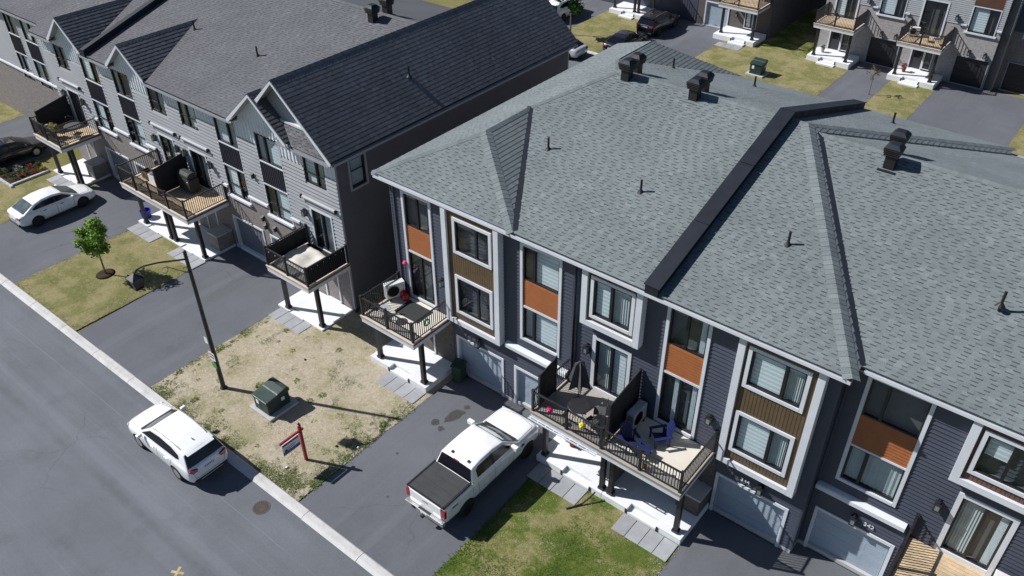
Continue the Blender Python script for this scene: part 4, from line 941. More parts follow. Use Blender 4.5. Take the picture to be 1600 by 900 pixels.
window(BL, -29.6, -28.1, 3.1, 5.6, YB2, (.5,), 'blind', trim=.12, name='sliding_door'); window(BL, -33, -31.2, 4.0, 5.8, YB2, (.5,), 'blind', trim=.1); lantern(BL, -30.2, 1.6, YB2)
porch(BL, -31.0, -27.3, 65.5, YB2 - .03, .42, (-29.3, -28.1)); porch(BL, -41.6, -37.0, 65.5, YB2 - .03, .42, (-40.2, -39.0))
for u, v in ((-29.4, -28.0), (-40.3, -38.9), (-37.6, -36.9)): b = B(); b.box(u, v, 65.0, 65.47, -.02, .15, 'slab_white'); b.build('step', BL)
balcony(BL, -30.9, -27.35, 65.5, YB2 - .05, 3.05, planks=True, posts=((-30.6, 66.1), (-27.7, 66.0)), porch_z=.42); balcony(BL, -41.5, -37.1, 65.5, YB2 - .05, 3.05, planks=True, posts=((-41.3, 66), (-39.2, 66), (-38.8, 66), (-37.3, 66)), porch_z=.42)
for hh, x0, x1, yy in ((BH, -23.2, -9.1, 67.6), (BH, -9.1, 3.9, 68.5), (BL, -53.5, -26.9, 67.6)):
    slope(hh, [(x0, yy, 8.6), (x1, yy, 8.6), (x1, 77, 11.5), (x0, 77, 11.5)], SC_, shingles=False); slope(hh, [(x0, 86.4, 8.6), (x1, 86.4, 8.6), (x1, 77, 11.5), (x0, 77, 11.5)], SC_, shingles=False)
pavers(-30.1, -27.9, 64.0, 64.95, 3)
# ------------------------------------------------------------------ vehicles (local +X forward)
def wheel_at(root, x, y, r, w, rim, side):
    b = B(); k = side; b.lathe((x, y, r), [(r * .62, -w / 2), (r * .93, -w / 2), (r, -w * .3), (r, w * .3), (r * .93, w / 2), (r * .62, w / 2)], 'tyre', 24, 'y')
    o = b.build('wheel', root, smooth=True)
    g = B(); yo = y + k * w * .42; g.lathe((x, yo - k * .06, r), [(0, 0), (r * .64, 0)], 'rim_black', 20, 'y'); g.lathe((x, yo, r), [(r * .60, -.03), (r * .66, 0), (r * .60, .02)], rim, 20, 'y')
    for i in range(5):
        a = i * 2 * math.pi / 5 + .3; d = Vector((math.cos(a), 0, math.sin(a))); t = Vector((-math.sin(a), 0, math.cos(a))); c = Vector((x, yo, r))
        for s in (-1, 1): g.face([c + d * .03 + t * .02 * s, c + d * r * .62 + t * .045 * s, c + d * r * .62 + t * .012 * s, c + d * .03], rim)
    g.lathe((x, yo + k * .004, r), [(0, 0), (.055, 0)], rim, 10, 'y'); g.build('rim', o)
def car(name, label, loc, rz, paint, st, axles, wr, ww, green, sidewins, rim='rim_silver', glassm='car_glass', group=None, extras=None, pil=(), trk=.8, rearglass=.86, seams={}):
    root = thing(name, label, 'pickup truck' if 'pickup' in name else 'car', loc, rz, group)
    b = B(); n = 0; rings = []
    for (x, zl, zs, zt, wl, ws, wt) in st:
        h = [(0, zl), (wl * .8, zl), (wl, zl + .1), (ws, zl + (zs - zl) * .55), (ws * .995, zs), (wt + (ws - wt) * .35, zt - (zt - zs) * .18), (wt * .8, zt), (0, zt + .02)]
        rings.append([(x, y, z) for y, z in h] + [(x, -y, z) for y, z in h[-2:0:-1]])
    k = b.mi(paint); N = len(rings[0])
    for r in rings: b.v += r
    for i in range(len(rings) - 1):
        for j in range(N): b.f.append((i * N + j, i * N + (j + 1) % N, (i + 1) * N + (j + 1) % N, (i + 1) * N + j)); b.m.append(k); b.c.append(None)
    b.f += [tuple(range(N)), tuple(range((len(rings) - 1) * N, len(rings) * N))[::-1]]; b.m += [k, k]; b.c += [None, None]
    o = b.build('body', root, smooth=True); o.data.materials.append(MATS['car_plastic'])
    md = o.modifiers.new('s', 'SUBSURF'); md.levels = md.render_levels = 2
    cut = B()
    for ax in axles:
        for s in (-1, 1): cut.lathe((ax, s * (trk + .22), wr), [(wr + .055, -.42), (wr + .055, .42)], 'car_plastic', 24, 'y')
    c = cut.build('cut', None, smooth=False); bm = bmesh.new(); bm.from_mesh(c.data); bmesh.ops.remove_doubles(bm, verts=bm.verts, dist=1e-5); bmesh.ops.recalc_face_normals(bm, faces=bm.faces); bm.to_mesh(c.data); bm.free()
    root.location = (0, 0, 0); root.rotation_euler.z = 0
    mb = o.modifiers.new('b', 'BOOLEAN'); mb.operation = 'DIFFERENCE'; mb.object = c; mb.solver = 'EXACT'
    bpy.context.view_layer.update(); dg = bpy.context.evaluated_depsgraph_get(); me = D.meshes.new_from_object(o.evaluated_get(dg)); o.modifiers.clear(); o.data = me; D.objects.remove(c)
    me.name = 'body'
    bv = BVHTree.FromPolygons([v.co.copy() for v in me.vertices], [tuple(p.vertices) for p in me.polygons])
    def seam(pts, d, w):                       # a shut line laid on the body surface
        g = B(); last = None; n_ = 14
        for (a, c) in zip(pts, pts[1:]):
            for i in range(n_ + 1):
                q = Vector(a).lerp(Vector(c), i / n_); hit = bv.ray_cast(q - d * 3, d)
                if hit[0] is None: last = None; continue
                p = hit[0] + hit[1] * .003; t = (Vector(c) - Vector(a)).normalized(); s_ = t.cross(hit[1]).normalized() * w
                if last: g.face([last[0], last[1], p + s_, p - s_], 'car_plastic')
                last = (p - s_, p + s_)
        if g.f: g.build('shut_line', root)
    for s in (-1, 1):
        for pl in seams.get('side', ()): seam([(x, 0, z) for x, z in pl], Vector((0, -s, 0)), .008)
    for pl in seams.get('top', ()): seam([(x, y, 0) for x, y in pl], Vector((0, 0, -1)), .008)
    for pl in seams.get('rear', ()): seam([(0, y, z) for y, z in pl], Vector((1, 0, 0)), .008)
    es = o.modifiers.new('e', 'EDGE_SPLIT'); es.split_angle = R(35)
    root.location = loc; root.rotation_euler.z = rz
    # cabin
    prof, zb, zr, wb, wt = green['prof'], green['belt'], green['roof'], green['wb'], green['wt']
    wz = lambda z: wb + (wt - wb) * (z - zb) / (zr - zb)
    def P(x, z, t, off=0): return (x, wz(z) * t, z)
    fine = []
    for (p, q) in zip(prof, prof[1:]):
        for i in range(4): fine.append((p[0] + (q[0] - p[0]) * i / 4, p[1] + (q[1] - p[1]) * i / 4))
    fine.append(prof[-1]); ts = [-1, -.75, -.4, 0, .4, .75, 1]
    crown = lambda x, z, t: (x + green.get('bow', .05) * (1 - t * t) * (1 if x > (prof[0][0] + prof[1][0]) / 2 - .2 and z < zr - .1 else 0), wz(z) * t, z + .035 * (1 - t * t) * min(1, max(0, (z - zb) / (zr - zb))))
    h = B(); k = h.mi(paint)
    for x, z in fine: h.v += [crown(x, z, t) for t in ts]
    n = len(ts)
    for i in range(len(fine) - 1):
        for j in range(n - 1): h.f.append((i * n + j, i * n + j + 1, (i + 1) * n + j + 1, (i + 1) * n + j)); h.m.append(k); h.c.append(None)
    for e in (0, n - 1): q = tuple(i * n + e for i in range(len(fine))); h.f.append(q if e else q[::-1]); h.m.append(k); h.c.append(None)
    o = h.build('cabin', root); bm = bmesh.new(); bm.from_mesh(o.data); bmesh.ops.recalc_face_normals(bm, faces=bm.faces)
    if sum(f.normal.z * f.calc_area() for f in bm.faces) < 0: bmesh.ops.reverse_faces(bm, faces=bm.faces)
    bm.to_mesh(o.data); bm.free(); md = o.modifiers.new('bv', 'BEVEL'); md.width = .05; md.segments = 3; md.limit_method = 'ANGLE'; md.angle_limit = R(28); o.data.polygons.foreach_set('use_smooth', [True] * len(o.data.polygons)); es = o.modifiers.new('e', 'EDGE_SPLIT'); es.split_angle = R(50)
    def screen_(name, p, q, s, m, f0=.08, f1=.95, dx=0, dz=0):
        g = B(); R_ = 5
        for i in range(R_):
            a0, a1 = f0 + (f1 - f0) * i / R_, f0 + (f1 - f0) * (i + 1) / R_
            for j in range(6):
                t0, t1 = -s + 2 * s * j / 6, -s + 2 * s * (j + 1) / 6; c4 = []
                for a, t in ((a0, t0), (a0, t1), (a1, t1), (a1, t0)):
                    x, z = p[0] + (q[0] - p[0]) * a, p[1] + (q[1] - p[1]) * a; v = crown(x, z, t); c4.append((v[0] + dx, v[1], v[2] + dz))
                g.face(c4, m)
        g.build(name, root, smooth=True)
    screen_('windshield', prof[0], prof[1], .87, glassm, .06, .96, .014, .014); screen_('rear_window', prof[-1], prof[-2], rearglass, glassm if 'pickup' not in name else 'car_glass', .08, .95, -.018, .026)
    for poly in sidewins:
        for s in (-1, 1):
            g = B(); q = [(x, s * (wz(z) + .006), z) for x, z in poly]; q2 = [(x, s * (wz(z) - .03), z) for x, z in poly]; g.face(q, 'car_glass'); 
            for i in range(len(q)): j = (i + 1) % len(q); g.face([q[i], q[j], q2[j], q2[i]], 'car_plastic')
            g.build('side_window', root)
    for poly in pil:
        for s in (-1, 1): g = B(); g.face([(x, s * (wz(z) + .012), z) for x, z in poly], 'car_plastic'); g.build('pillar', root)
    for ax in axles:
        for s in (-1, 1): wheel_at(root, ax, s * (trk - .02 + ww * .1), wr, ww, rim, s)
    b = B(); x0, x1 = axles[1], axles[0]; b.box(x1 - wr - .3, x1 + wr + .12, -.62, .62, wr * .6, wr * 1.9, 'car_plastic'); b.box(x0 - wr - .12, x0 + wr + .1, -.62, .62, wr * .6, wr * 1.9, 'car_plastic'); b.build('underbody', root)
    return root
def patch(root, name, pts, m, thick=.02, axis='x'):
    """small moulded panel: polygon in the plane across the car, given as 3-D points, with thickness along the axis"""
    g = B(); d = Vector((thick, 0, 0)) if axis == 'x' else Vector((0, thick, 0)) if axis == 'y' else Vector((0, 0, thick)); P = [Vector(p) for p in pts]; Q = [p + d for p in P]
    g.face(P, m); g.face(Q[::-1], m)
    for i in range(len(P)): j = (i + 1) % len(P); g.face([P[i], P[j], Q[j], Q[i]], m)
    return g.build(name, root, bevel=.006)
def mirrors(root, x, y, z, m, s=1):
    for k in (-1, 1):
        g = B(); g.box(x - .06 * s, x + .07 * s, k * y if k > 0 else k * y - .22 * s, k * y + .22 * s if k > 0 else k * y, z, z + .15 * s, m); g.build('mirror', root, bevel=.03)
def handles(root, xs, y, z, m):
    for k in (-1, 1):
        for x in xs: g = B(); g.box(x - .1, x + .1, k * y - .012, k * y + .012, z, z + .035, m); g.build('door_handle', root, bevel=.008)
def plate(root, x, z, txt=None):
    g = B(); g.box(x - .012, x + .0, -.26, .26, z - .065, z + .065, 'plate_white'); 
    for i in range(6): g.box(x - .015, x - .011, -.2 + i * .07, -.16 + i * .07, z - .035, z + .035, 'sign_blue')
    g.build('licence_plate', root)
SUV = [(2.36, .36, .60, .70, .50, .56, .44), (2.28, .27, .66, .84, .74, .79, .6), (2.05, .22, .74, .95, .86, .90, .72), (1.5, .2, .82, 1.03, .90, .925, .78), (1.1, .2, .86, 1.08, .90, .925, .8), (.3, .2, .89, 1.10, .905, .925, .84), (-.6, .2, .92, 1.12, .905, .925, .85), (-1.5, .2, .95, 1.14, .905, .925, .85), (-2.0, .22, .96, 1.12, .89, .92, .83), (-2.25, .28, .95, 1.06, .85, .885, .76), (-2.36, .36, .80, .95, .76, .80, .68)]
SUVG = dict(prof=[(1.2, 1.0), (.36, 1.585), (-.2, 1.665), (-1.1, 1.66), (-1.92, 1.565), (-2.22, 1.02)], belt=1.0, roof=1.66, wb=.86, wt=.66)
SUVW = [[(.95, 1.13), (.36, 1.49), (-.3, 1.56), (-1.1, 1.53), (-1.58, 1.42), (-1.66, 1.27), (-1.45, 1.2)]]
def suv(name, label, loc, rz, paint, rim='rim_silver', group=None):
    r = car(name, label, loc, rz, paint, SUV, (1.36, -1.33), .355, .235, SUVG, SUVW, rim, group=group, trk=.80, rearglass=.95, seams=dict(side=[[(.82, .36), (.86, 1.02)], [(-.16, .34), (-.14, 1.05)], [(-.95, .36), (-1.02, .7), (-1.2, 1.05)], [(.82, .36), (-.95, .36)]], top=[[(1.25, -.78), (2.1, -.62), (2.22, 0), (2.1, .62), (1.25, .78)]], rear=[[(-.7, .98), (-.66, .55), (.66, .55), (.7, .98)]]))
    mirrors(r, .82, .9, 1.06, paint); handles(r, (.15, -.85), .925, .92, paint); plate(r, -2.335, .86)
    for s in (-1, 1):
        patch(r, 'tail_light', [(-2.27, s * .48, .98), (-2.27, s * .80, 1.06), (-2.2, s * .86, .98), (-2.29, s * .72, .86), (-2.3, s * .52, .90)], 'light_red', -.09)
        patch(r, 'headlight', [(2.2, s * .5, .74), (2.12, s * .8, .84), (2.1, s * .84, .78), (2.22, s * .52, .66)], 'light_clear', .07)
        g = B(); g.tube([(.25, s * .62, 1.64), (.1, s * .62, 1.69), (-.6, s * .615, 1.725), (-1.4, s * .60, 1.68), (-1.6, s * .59, 1.62)], .018, 'rim_silver', 6); g.build('roof_rail', r)
    g = B(); g.box(-2.40, -2.2, -.72, .72, .34, .46, 'car_plastic'); g.box(-2.405, -2.3, -.5, .5, .40, .44, 'rim_silver'); g.build('rear_bumper', r, bevel=.02)
    g = B(); g.prism([(-1.9, 1.60), (-2.08, 1.555), (-2.08, 1.535), (-1.9, 1.56)], -.6, .6, paint, 'y'); g.build('spoiler', r, bevel=.008)
    g = B(); g.prism([(-1.35, 1.70), (-1.5, 1.685), (-1.5, 1.75)], -.02, .02, paint, 'y'); g.build('antenna', r)
    g = B(); g.box(.98, 1.2, -.72, .72, 1.0, 1.112, 'car_plastic'); g.build('cowl', r, bevel=.02)
    g = B(); g.box(2.3, 2.36, -.5, .5, .45, .66, 'car_plastic'); g.build('grille', r, bevel=.02)
    return r
suv('parked_car', 'white crossover with tinted windows parked at the kerb beside the dry lawn', (-25.6, 9.76, .018), math.pi, 'car_white')
SED = [(2.34, .3, .5, .58, .5, .56, .42), (2.26, .22, .56, .68, .72, .78, .58), (2.0, .18, .64, .78, .84, .88, .70), (1.3, .17, .72, .88, .87, .90, .76), (.8, .17, .75, .93, .88, .905, .79), (-.3, .17, .79, .95, .885, .905, .81), (-1.2, .17, .82, .97, .885, .905, .80), (-1.8, .18, .84, .98, .87, .9, .78), (-2.15, .24, .82, .96, .83, .87, .74), (-2.3, .32, .7, .84, .74, .78, .64)]
SEDG = dict(prof=[(1.32, .88), (.42, 1.335), (-.1, 1.40), (-.7, 1.385), (-1.2, 1.28), (-1.98, .93)], belt=.88, roof=1.39, wb=.83, wt=.60, bow=.08)
SEDW = [[(1.0, .97), (.42, 1.24), (-.1, 1.30), (-.7, 1.285), (-1.12, 1.2), (-1.42, 1.06), (-1.3, 1.0)]]
def sedan(name, label, loc, rz, paint, rim='rim_black', gm='car_glass_teal', group=None):
    r = car(name, label, loc, rz, paint, SED, (1.38, -1.34), .325, .22, SEDG, SEDW, rim, gm, group, trk=.78, seams=dict(side=[[(.86, .32), (.92, .88)], [(-.12, .3), (-.1, .9)], [(-.92, .34), (-1.05, .9)], [(.86, .31), (-.92, .31)]], top=[[(1.35, -.74), (2.0, -.6), (2.15, 0), (2.0, .6), (1.35, .74)], [(-1.85, -.7), (-1.9, .7)]]), pil=([(-.12, .99), (-.04, .99), (-.02, 1.3), (-.1, 1.3)],))
    mirrors(r, .86, .88, .94, paint, .9); handles(r, (.2, -.8), .905, .80, 'car_plastic'); plate(r, -2.3, .62)
    for s in (-1, 1):
        patch(r, 'tail_light', [(-2.2, s * .42, .82), (-2.18, s * .76, .86), (-2.02, s * .84, .82), (-2.2, s * .76, .74), (-2.24, s * .44, .74)], 'light_red', -.07)
        patch(r, 'headlight', [(2.14, s * .5, .60), (2.0, s * .78, .68), (1.96, s * .83, .62), (2.18, s * .52, .53)], 'light_clear', .07)
    g = B(); g.box(-2.33, -2.2, -.6, .6, .3, .42, 'car_plastic'); g.build('rear_bumper', r, bevel=.02); g = B(); g.box(2.27, 2.34, -.45, .45, .35, .52, 'car_plastic'); g.build('grille', r, bevel=.02)
    return r
sedan('parked_car', 'white saloon with black wheels on the driveway beside the flower bed', (-47.85, 16.05, 0.012), math.pi / 2, 'car_white')
sedan('parked_car', 'silver saloon parked at the far kerb of the back street', (-39.3, 54.75, 0), math.pi, 'car_silver', 'rim_silver', 'car_glass')
sedan('parked_car', 'dark saloon on the back driveway behind the black hatchback', (-35.6, 58.9, .012), math.pi / 2, 'car_black', 'rim_black', 'car_glass')
sedan('parked_car', 'black saloon nosed in beside the flower bed, partly cut by the frame', (-56.4, 17.5, .012), math.pi / 2, 'car_black', 'rim_silver', 'car_glass')
suv('parked_car', 'black hatchback with red tail lights on the back driveway', (-35.75, 64.4, .012), math.pi / 2, 'car_black', 'rim_black')
suv('parked_car', 'white crossover on the back driveway under the leafy tree', (-44.4, 62.3, .012), math.pi / 2, 'car_white', 'rim_black')
PK = [(2.86, .5, .86, .98, .72, .80, .62), (2.78, .42, .98, 1.16, .90, .95, .78), (2.6, .4, 1.04, 1.24, .96, .99, .84), (1.9, .38, 1.08, 1.28, .98, 1.0, .87), (1.3, .38, 1.12, 1.31, .98, 1.0, .9), (.2, .38, 1.15, 1.32, .98, 1.0, .92), (-1.1, .38, 1.17, 1.33, .98, 1.0, .92), (-1.4, .4, 1.2, 1.36, .98, 1.0, .95), (-2.4, .42, 1.22, 1.37, .98, 1.0, .95), (-2.78, .46, 1.22, 1.37, .97, .99, .94), (-2.85, .5, 1.18, 1.34, .95, .97, .92)]
PKG = dict(prof=[(1.42, 1.26), (.66, 1.83), (.1, 1.92), (-.6, 1.92), (-1.12, 1.86), (-1.3, 1.28)], belt=1.26, roof=1.92, wb=.94, wt=.75, bow=.1)
PKW = [[(1.12, 1.34), (.62, 1.74), (-.05, 1.81), (-.82, 1.80), (-.96, 1.72), (-.96, 1.38)]]
pk = car('pickup_truck', 'white crew-cab pickup with black tonneau cover on the driveway', (-15.2, 16.38, .012), math.pi / 2, 'car_white', PK, (1.98, -1.72), .405, .27, PKG, PKW, 'rim_black', 'car_glass_teal', pil=([(-.12, 1.36), (-.0, 1.36), (-.0, 1.82), (-.12, 1.82)],), trk=.86, rearglass=.92, seams=dict(side=[[(1.05, .5), (1.1, 1.22)], [(-.06, .48), (-.06, 1.25)], [(-.98, .5), (-1.02, 1.25)], [(1.05, .5), (-.98, .5)], [(-1.33, .45), (-1.33, 1.3)]], top=[[(1.45, -.86), (2.5, -.8), (2.7, 0), (2.5, .8), (1.45, .86)]]))
mirrors(pk, .98, .97, 1.36, 'car_white', 1.35); handles(pk, (.25, -.75), 1.0, 1.14, 'car_white')
g = B(); g.box(-2.82, -1.36, -.86, .86, 1.385, 1.42, 'tonneau'); g.build('tonneau_cover', pk, bevel=.015)
g = B(); g.box(-2.86, -1.33, -.93, -.865, 1.37, 1.435, 'plastic_black'); g.box(-2.86, -1.33, .865, .93, 1.37, 1.435, 'plastic_black'); g.box(-2.87, -2.82, -.93, .93, 1.37, 1.435, 'plastic_black')
for i in range(3): g.box(-1.85 - i * .36, -1.845 - i * .36, -.86, .86, 1.42, 1.424, 'plastic_black')
g.build('bed_rail', pk)
g = B(); g.box(-2.895, -2.85, -.78, .78, .72, 1.33, 'car_white'); g.build('tailgate', pk, bevel=.02); g = B(); g.box(-2.905, -2.893, -.14, .14, 1.12, 1.2, 'rim_silver'); g.build('tailgate_handle', pk)
for s in (-1, 1): patch(pk, 'tail_light', [(-2.9, s * .80, .86), (-2.9, s * .97, .86), (-2.89, s * .97, 1.24), (-2.89, s * .80, 1.24)], 'light_red', .14); patch(pk, 'headlight', [(2.77, s * .6, .9), (2.69, s * .93, .95), (2.69, s * .93, 1.12), (2.77, s * .6, 1.06)], 'light_clear', .06); patch(pk, 'fender_badge', [(1.55, s * 1.0, .95), (1.75, s * 1.0, .95), (1.72, s * 1.0, 1.06), (1.55, s * 1.0, 1.06)], 'plastic_black', s * .01, 'y'); patch(pk, 'fender_badge', [(-2.5, s * .995, 1.12), (-2.2, s * 1.0, 1.12), (-2.2, s * 1.0, 1.17), (-2.5, s * .995, 1.17)], 'car_plastic', s * .012, 'y')
g = B(); g.box(-3.02, -2.86, -.95, .95, .52, .70, 'rim_silver'); g.box(-3.0, -2.9, -.3, .3, .70, .712, 'plastic_black'); g.build('rear_bumper', pk, bevel=.02)
g = B(); g.box(-3.14, -3.0, -.06, .06, .48, .6, 'plastic_black'); g.box(-3.03, -3.015, -.16, .16, .56, .7, 'plate_white'); g.box(-3.035, -3.02, .42, .6, .55, .70, 'plastic_black'); g.build('tow_hitch', pk)
g = B(); g.box(2.8, 2.89, -.6, .6, .78, 1.06, 'plastic_black'); g.build('grille', pk, bevel=.02); g = B(); g.box(2.78, 2.93, -.92, .92, .5, .74, 'rim_silver'); g.build('front_bumper', pk, bevel=.03)
for y in (-.45, .35): g = B(); g.box(-1.0, -.88, y - .035, y + .035, 1.93, 1.965, 'plastic_black'); g.build('roof_clip', pk, bevel=.01)
g = B(); g.box(-1.16, -1.12, -.12, .12, 1.86, 1.89, 'light_red'); g.build('brake_light', pk); g = B(); g.box(1.2, 1.5, -.78, .78, 1.325, 1.345, 'car_plastic'); g.build('cowl', pk)
for y in (-.35, .25): g = B(); g.tube([(1.46, y, 1.35), (1.15, y + .4, 1.52)], .012, 'plastic_black', 4); g.build('wiper', pk)

# ------------------------------------------------------------------ street furniture
lp = thing('street_lamp', 'black street lamp with curled bracket arm and notices taped to its post', 'street lamp', (-27.29, 13.12, 0), absolute=True); X, Y = -27.29, 13.12
b = B(); b.tube([(X, Y, .02), (X, Y, 1.3), (X, Y, 7.35)], [.105, .1, .07], 'metal_black', 12); b.lathe((X, Y, 7.35), [(.07, 0), (.05, .05), (0, .07)], 'metal_black', 12); b.lathe((X, Y, .02), [(.16, 0), (.16, .06), (.11, .12)], 'metal_black', 12); b.build('pole', lp, smooth=False)
b = B(); b.tube([(X, Y, 7.0), (X - .02, Y - .5, 7.18), (X - .06, Y - 1.1, 7.4), (X - .12, Y - 1.65, 7.52), (X - .18, Y - 1.95, 7.48), (X - .2, Y - 2.08, 7.34)], [.04, .036, .034, .032, .03, .03], 'metal_black', 8)
b.tube([(X, Y - .03, 6.35), (X - .02, Y - .35, 6.62), (X - .03, Y - .75, 6.98), (X - .04, Y - .85, 7.1)], .016, 'metal_black', 6)
for cy, cz in ((Y - .16, 6.55), (Y - .95, 6.98)): b.tube([(X - .02, cy + .13 * math.cos(t), cz + .13 * math.sin(t)) for t in [i * .7 - 2.6 for i in range(8)]], .013, 'metal_black', 5)
b.build('bracket', lp)
b = B(); hx, hy, hz = X - .2, Y - 2.08, 7.02; b.prism([(hx - .26, hy - .26), (hx + .26, hy - .26), (hx + .26, hy + .26), (hx - .26, hy + .26)], hz + .12, hz + .16, 'metal_black')
P4 = [(hx + sx * .25, hy + sy * .25, hz + .16) for sx, sy in ((-1, -1), (1, -1), (1, 1), (-1, 1))]
for i in range(4): b.face([P4[i], P4[(i + 1) % 4], (hx, hy, hz + .36)], 'metal_black')
for sx, sy in ((-1, -1), (1, -1), (1, 1), (-1, 1)): b.tube([(hx + sx * .24, hy + sy * .24, hz + .12), (hx + sx * .15, hy + sy * .15, hz - .3)], .014, 'metal_black', 4)
b.box(hx - .17, hx + .17, hy - .17, hy + .17, hz - .33, hz - .3, 'metal_black'); b.build('lantern_head', lp)
b = B(); q = lambda r, z: [(hx - r, hy - r, z), (hx + r, hy - r, z), (hx + r, hy + r, z), (hx - r, hy + r, z)]; a, c = q(.225, hz + .11), q(.14, hz - .29)
for i in range(4): b.face([a[i], a[(i + 1) % 4], c[(i + 1) % 4], c[i]], 'car_glass')
b.build('lantern_glass', lp)
for (dx, dy, z0, z1, w, m) in ((-.16, -.1, 2.62, 2.95, .11, 'sign_white'), (.0, -.118, 1.75, 2.2, .21, 'sign_white'), (.0, -.122, 1.32, 1.62, .17, 'sign_green')):
    b = B(); b.box(X + dx - w, X + dx + w, Y + dy - .006, Y + dy, z0, z1, m)
    if w > .2:
        b.box(X + dx - w + .03, X + dx + w - .03, Y + dy - .008, Y + dy - .005, z0 + .28, z0 + .36, 'sign_red'); b.box(X + dx - w + .05, X + dx + w - .06, Y + dy - .008, Y + dy - .005, z0 + .12, z0 + .2, 'plastic_black')
    b.build('notice', lp)
def utility_box(x, y, label, w=1.0, d=1.2, h=1.05, grp=None):
    t = thing('utility_box', label, 'utility box', (x, y, 0), absolute=True, group=grp)
    b = B(); b.box(x - w / 2 - .22, x + w / 2 + .22, y - d / 2 - .12, y + d / 2 + .2, -.02, .16, 'concrete'); b.build('pad', t, bevel=.03)
    b = B(); b.box(x - w / 2 + .03, x + w / 2 - .03, y - d / 2 + .03, y + d / 2 - .03, .16, h * .86, 'transformer_green'); b.build('cabinet', t, bevel=.015)
    b = B(); b.prism([(y - d / 2 - .03, h * .8), (y - d / 2 - .03, h * .88), (y - d * .02, h * .94), (y + d * .02, h * .97), (y + d * .3, h * 1.03), (y + d * .45, h * 1.02), (y + d / 2 + .02, h * .95), (y + d / 2 + .02, h * .8)], x - w / 2 - .02, x + w / 2 + .02, 'transformer_green', 'x'); b.build('lid', t, bevel=.03)
    b = B(); b.box(x - .004, x + .004, y - d / 2 + .022, y - d / 2 + .03, .2, h * .78, 'plastic_black'); b.box(x - .3, x - .12, y - d / 2 + .02, y - d / 2 + .03, h * .5, h * .72, 'sign_white'); b.build('door_label', t)
    b = B(); b.box(x + w / 2 - .035, x + w / 2 - .02, y + .15, y + .32, h * .5, h * .66, 'sign_white'); b.build('warning_label', t); return t
utility_box(-24.62, 13.78, 'dark green utility cabinet on a concrete pad in the dry lawn'); utility_box(-24.5, 60.5, 'dark green utility cabinet on the back street lawn', 1.0, 1.0, 1.15)
sg = thing('sale_sign', 'red hanging post sign with blue and white board on the dry lawn', 'sign', (-21.12, 12.66, 0), absolute=True); X, Y = -21.12, 12.66
b = B(); b.box(X - .055, X + .055, Y - .055, Y + .055, 0, 1.98, 'sign_red'); b.lathe((X, Y, 1.98), [(.075, 0), (.075, .03), (.035, .05), (.055, .1), (.04, .15), (0, .17)], 'sign_red', 10); b.build('post', sg)
b = B(); b.box(X - .04, X + .04, Y - 1.0, Y - .055, 1.68, 1.77, 'sign_red'); b.box(X - .04, X + .04, Y + .055, Y + .16, 1.68, 1.77, 'sign_red'); b.build('arm', sg, bevel=.01)
b = B(); b.box(X - .012, X + .012, Y - .94, Y - .1, 1.02, 1.62, 'sign_white')
for s in (-1, 1):
    u = sorted((X + s * .012, X + s * .016)); b.box(u[0], u[1], Y - .90, Y - .14, 1.49, 1.58, 'sign_red'); b.box(u[0], u[1], Y - .92, Y - .12, 1.04, 1.20, 'sign_blue'); b.box(u[0], u[1], Y - .80, Y - .30, 1.34, 1.37, 'sign_blue'); b.box(u[0], u[1], Y - .70, Y - .36, 1.25, 1.28, 'sign_blue'); b.lathe((X + s * .012, Y - .78, 1.24), [(.0, s * .005), (.07, s * .005), (.07, 0)], 'plastic_black', 10, 'x')
b.build('board', sg); b = B(); [b.tube([(X, yy, 1.62), (X, yy, 1.68)], .008, 'rim_silver', 4) for yy in (Y - .85, Y - .2)]; b.build('hook', sg)
b = B(); cx, cy = -20.6, 10.02; b.lathe((cx, cy, .0), [(.34, 0), (.34, .024), (.31, .026), (.29, .022), (0, .022)], 'iron_rust', 24)
for r, n in ((.24, 18), (.15, 12), (.06, 6)):
    for i in range(n): a = 2 * math.pi * i / n; b.prism([(cx + (r + u) * math.cos(a + v), cy + (r + u) * math.sin(a + v)) for u, v in ((-.035, -.07), (.035, -.06), (.035, .06), (-.035, .07))], .02, .026, 'plastic_black')
mesh_thing(b, 'storm_drain', 'round rusty storm drain cover in the road near the kerb', 'drain', (cx, cy, 0))
b = B(); cx, cy = -20.61, 6.36
for a in (.5, 2.1): b.prism([(cx + u * math.cos(a) - v * math.sin(a), cy + u * math.sin(a) + v * math.cos(a)) for u, v in ((-.24, -.05), (.24, -.05), (.24, .05), (-.24, .05))], -.003, .02 + a * .002, 'paint_yellow')
tag(b.build('road_marking'), kind='structure')
def blot(cx, cy, r, sx, sy, ang, seed, name='oil_stain', z=.0165, m='oil_stain'):
    b = B(); pts = []
    for i in range(28): a = 2 * math.pi * i / 28; k = r * (1 + .45 * noise.noise(Vector((math.cos(a) * 1.6 + seed, math.sin(a) * 1.6, seed)))); u, v = k * sx * math.cos(a), k * sy * math.sin(a); pts.append((cx + u * math.cos(ang) - v * math.sin(ang), cy + u * math.sin(ang) + v * math.cos(ang), z))
    b.face(pts, m); return tag(b.build(name), kind='structure')
blot(-18.1, 18.25, .3, 1.7, .75, 1.35, 1); blot(-18.02, 18.95, .14, 1, .8, 0, 5); blot(-18.5, 17.47, .19, 1, 1, 0, 2); blot(-18.05, 17.33, .15, 1, .9, 0, 3); blot(-18.5, 15.2, .06, 1, 1, 0, 4); blot(-17.2, 13.4, .05, 1, 1, 0, 6)

